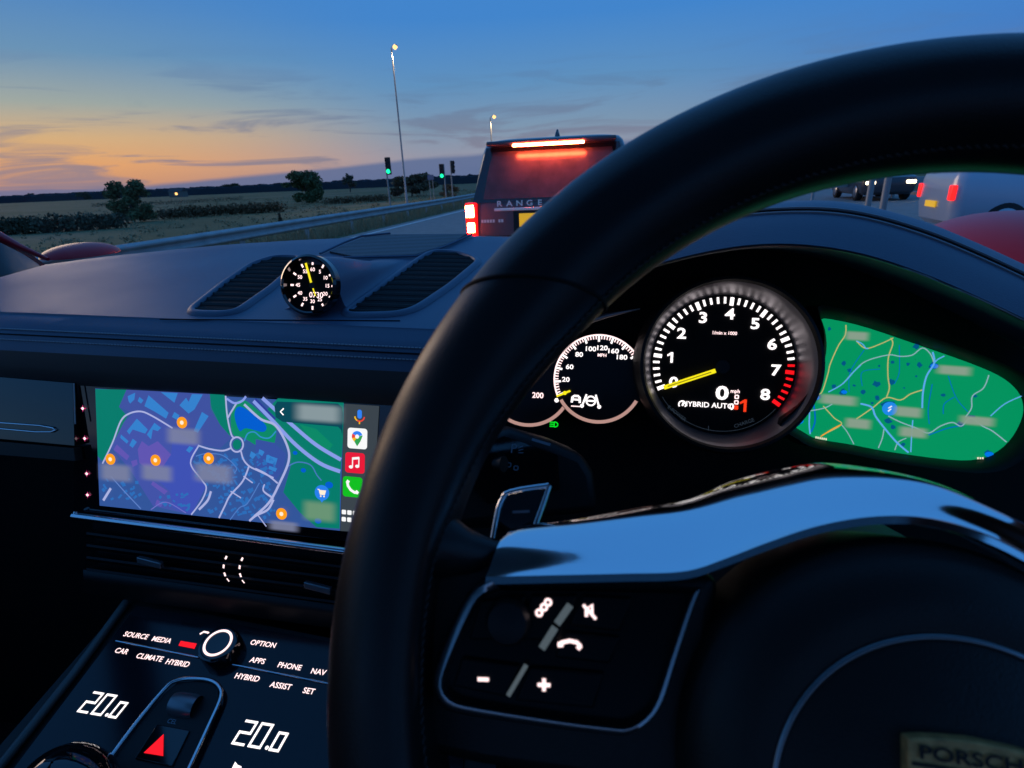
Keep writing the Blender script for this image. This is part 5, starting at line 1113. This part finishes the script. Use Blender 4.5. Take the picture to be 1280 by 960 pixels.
def bar(a, b_, w_, m_): ribbon('key_divider', W, [W.pix(*a, .0022), W.pix(*b_, .0022)], w_, m_, bpn, h=.0022)
bar((713, 756), (696, 780), .0021, m_ind); bar((694, 784), (677, 811), .0021, m_ind); bar((658, 831), (635, 870), .0013, m_ind)
PXW = (W.pix(720, 800)[0]-W.pix(620, 800)[0])/100
def wr(nm, pts, w_): ribbon(nm, W, [W.pix(*p, .0023) for p in pts], w_*PXW, m_pink, bpn, h=.0023)
wr('minus_icon', [(597, 849), (611, 849.5)], 4.6); wr('plus_icon', [(672, 856), (688, 856.5)], 4.4); wr('plus_icon', [(680, 848), (680, 864)], 4.4)
wr('phone_icon', [(698, 805.5), (703, 803), (712, 801), (721, 803), (726, 808)], 4.6); wr('phone_icon', [(697, 806), (704, 806)], 5.5); wr('phone_icon', [(722, 807), (726, 811)], 6)
for q in ((674, 766), (680, 759), (685, 753)): flat('display_icon', W, disc_uv(W.pix(*q, .0023), 5.2*PXW, 14), m_pink, bpn, h=.0023); flat('display_icon', W, disc_uv(W.pix(*q, .0025), 2.2*PXW, 10), m_black, bpn, h=.0026)
wr('mute_icon', [(729, 756), (745, 774)], 3.6); wr('mute_icon', [(733, 771), (733, 762), (740, 756), (740, 769)], 4.0)
c = W.pix(636, 776, .002); lathe('roller', W, c, [(.0066, .0), (.0066, .004), (.0056, .006), (.003, .0066), (.0001, .0067)], m_black, bpn, n=28)
# airbag cover
def fit_circle(pts, h_):
    q = np.array([W.pix(*p, h_) for p in pts]); A_ = np.c_[2*q, np.ones(len(q))]; s_ = np.linalg.lstsq(A_, (q**2).sum(1), rcond=None)[0]; return s_[:2], math.sqrt(s_[2]+s_[0]**2+s_[1]**2)
pc, pr = fit_circle([(842, 905), (850, 830), (880, 762), (930, 712), (1000, 678), (1087, 656), (1153, 656), (1216, 670), (1280, 700)], .0)
rc, rrr = fit_circle([(972, 955), (985, 905), (1012, 862), (1060, 825), (1110, 804), (1160, 797), (1220, 802), (1280, 822)], .012)
pc = pc*.5+rc*.5 if np.linalg.norm(pc-rc) < .02 else pc
prof_ = [(pr*1.0, -.03), (pr*1.0, -.002), (pr*.97, .003), (pr*.90, .008), (pr*.80, .0115), (pr*.72, .0125), (pr*.62, .0115), (rrr*1.06, .0105)]
lathe('airbag_cover', W, pc, prof_, m_pad, sw, n=96)
lathe('centre_pad', W, rc, [(rrr*1.12, .004), (rrr*1.03, .0108), (rrr*.97, .0122), (rrr*.6, .0165), (rrr*.3, .018), (.0001, .0183)], m_pad, sw, n=96)
tube('pad_ring', [W.pt(rc[0]+rrr*math.cos(a), rc[1]+rrr*math.sin(a), .0118) for a in np.linspace(0, 2*math.pi, 120, endpoint=False)], .0009, m_alud, sw, seg=8, closed=True, car=True)
# badge: only its upper edge shows
m_gold = mat('aged gold', (.75, .36, .12), .5, metal=.3, bump=(500, .4, .0006), var=.3, vscale=300)
b0 = W.pix(1130, 919, .0185); bw = abs(W.pix(1296, 930, .0185)[0]-b0[0])/2; bc = V(b0[0]+bw, b0[1])
sh = [(-1, 0), (-.7, .05), (-.35, .08), (0, .10), (.35, .08), (.7, .05), (1, 0), (1.02, -.6), (.95, -1.3), (.6, -1.95), (0, -2.35), (-.6, -1.95), (-.95, -1.3), (-1.02, -.6)]
bdg = flat('badge', W, [bc+V(*q)*bw for q in sh], m_gold, sw, h=.0205, t=.004, bev=.0006)
text('badge_lettering', 'PORSCHE', W, bc+V(0, -.17)*bw, bw*.30, m_black, bdg, h=.0211, bold=.02, sx=1.35)
ribbon('badge_line', W, [bc+V(-.98, -.36)*bw, bc+V(.98, -.36)*bw], bw*.05, m_black, bdg, h=.0210)
for sx_ in (-1, 1):
    for yy_ in (-.62, -.9): ribbon('badge_line', W, [bc+V(sx_*.95, yy_)*bw, bc+V(sx_*.45, yy_)*bw], bw*.10, m_black, bdg, h=.0210)
# shift paddle
PF = Fr(W.pt(0, 0, -.035), W.u, W.v)
pad_px = [(616, 672), (622, 640), (628, 624), (638, 615), (681, 608), (685, 612), (668, 660), (660, 680)]
pd = pflat('shift_paddle', PF, pad_px, m_gloss, sw, h=.0, t=.004)
tube('paddle_edge', [PF.P(x, y, .0005) for x, y in cr([np.array(p, float) for p in pad_px], 3)], .0011, m_trim, pd, seg=8, car=True)
ribbon('paddle_mark', PF, [PF.pix(641, 640), PF.pix(662, 639)], .0009, m_dimblue, pd, h=.001)
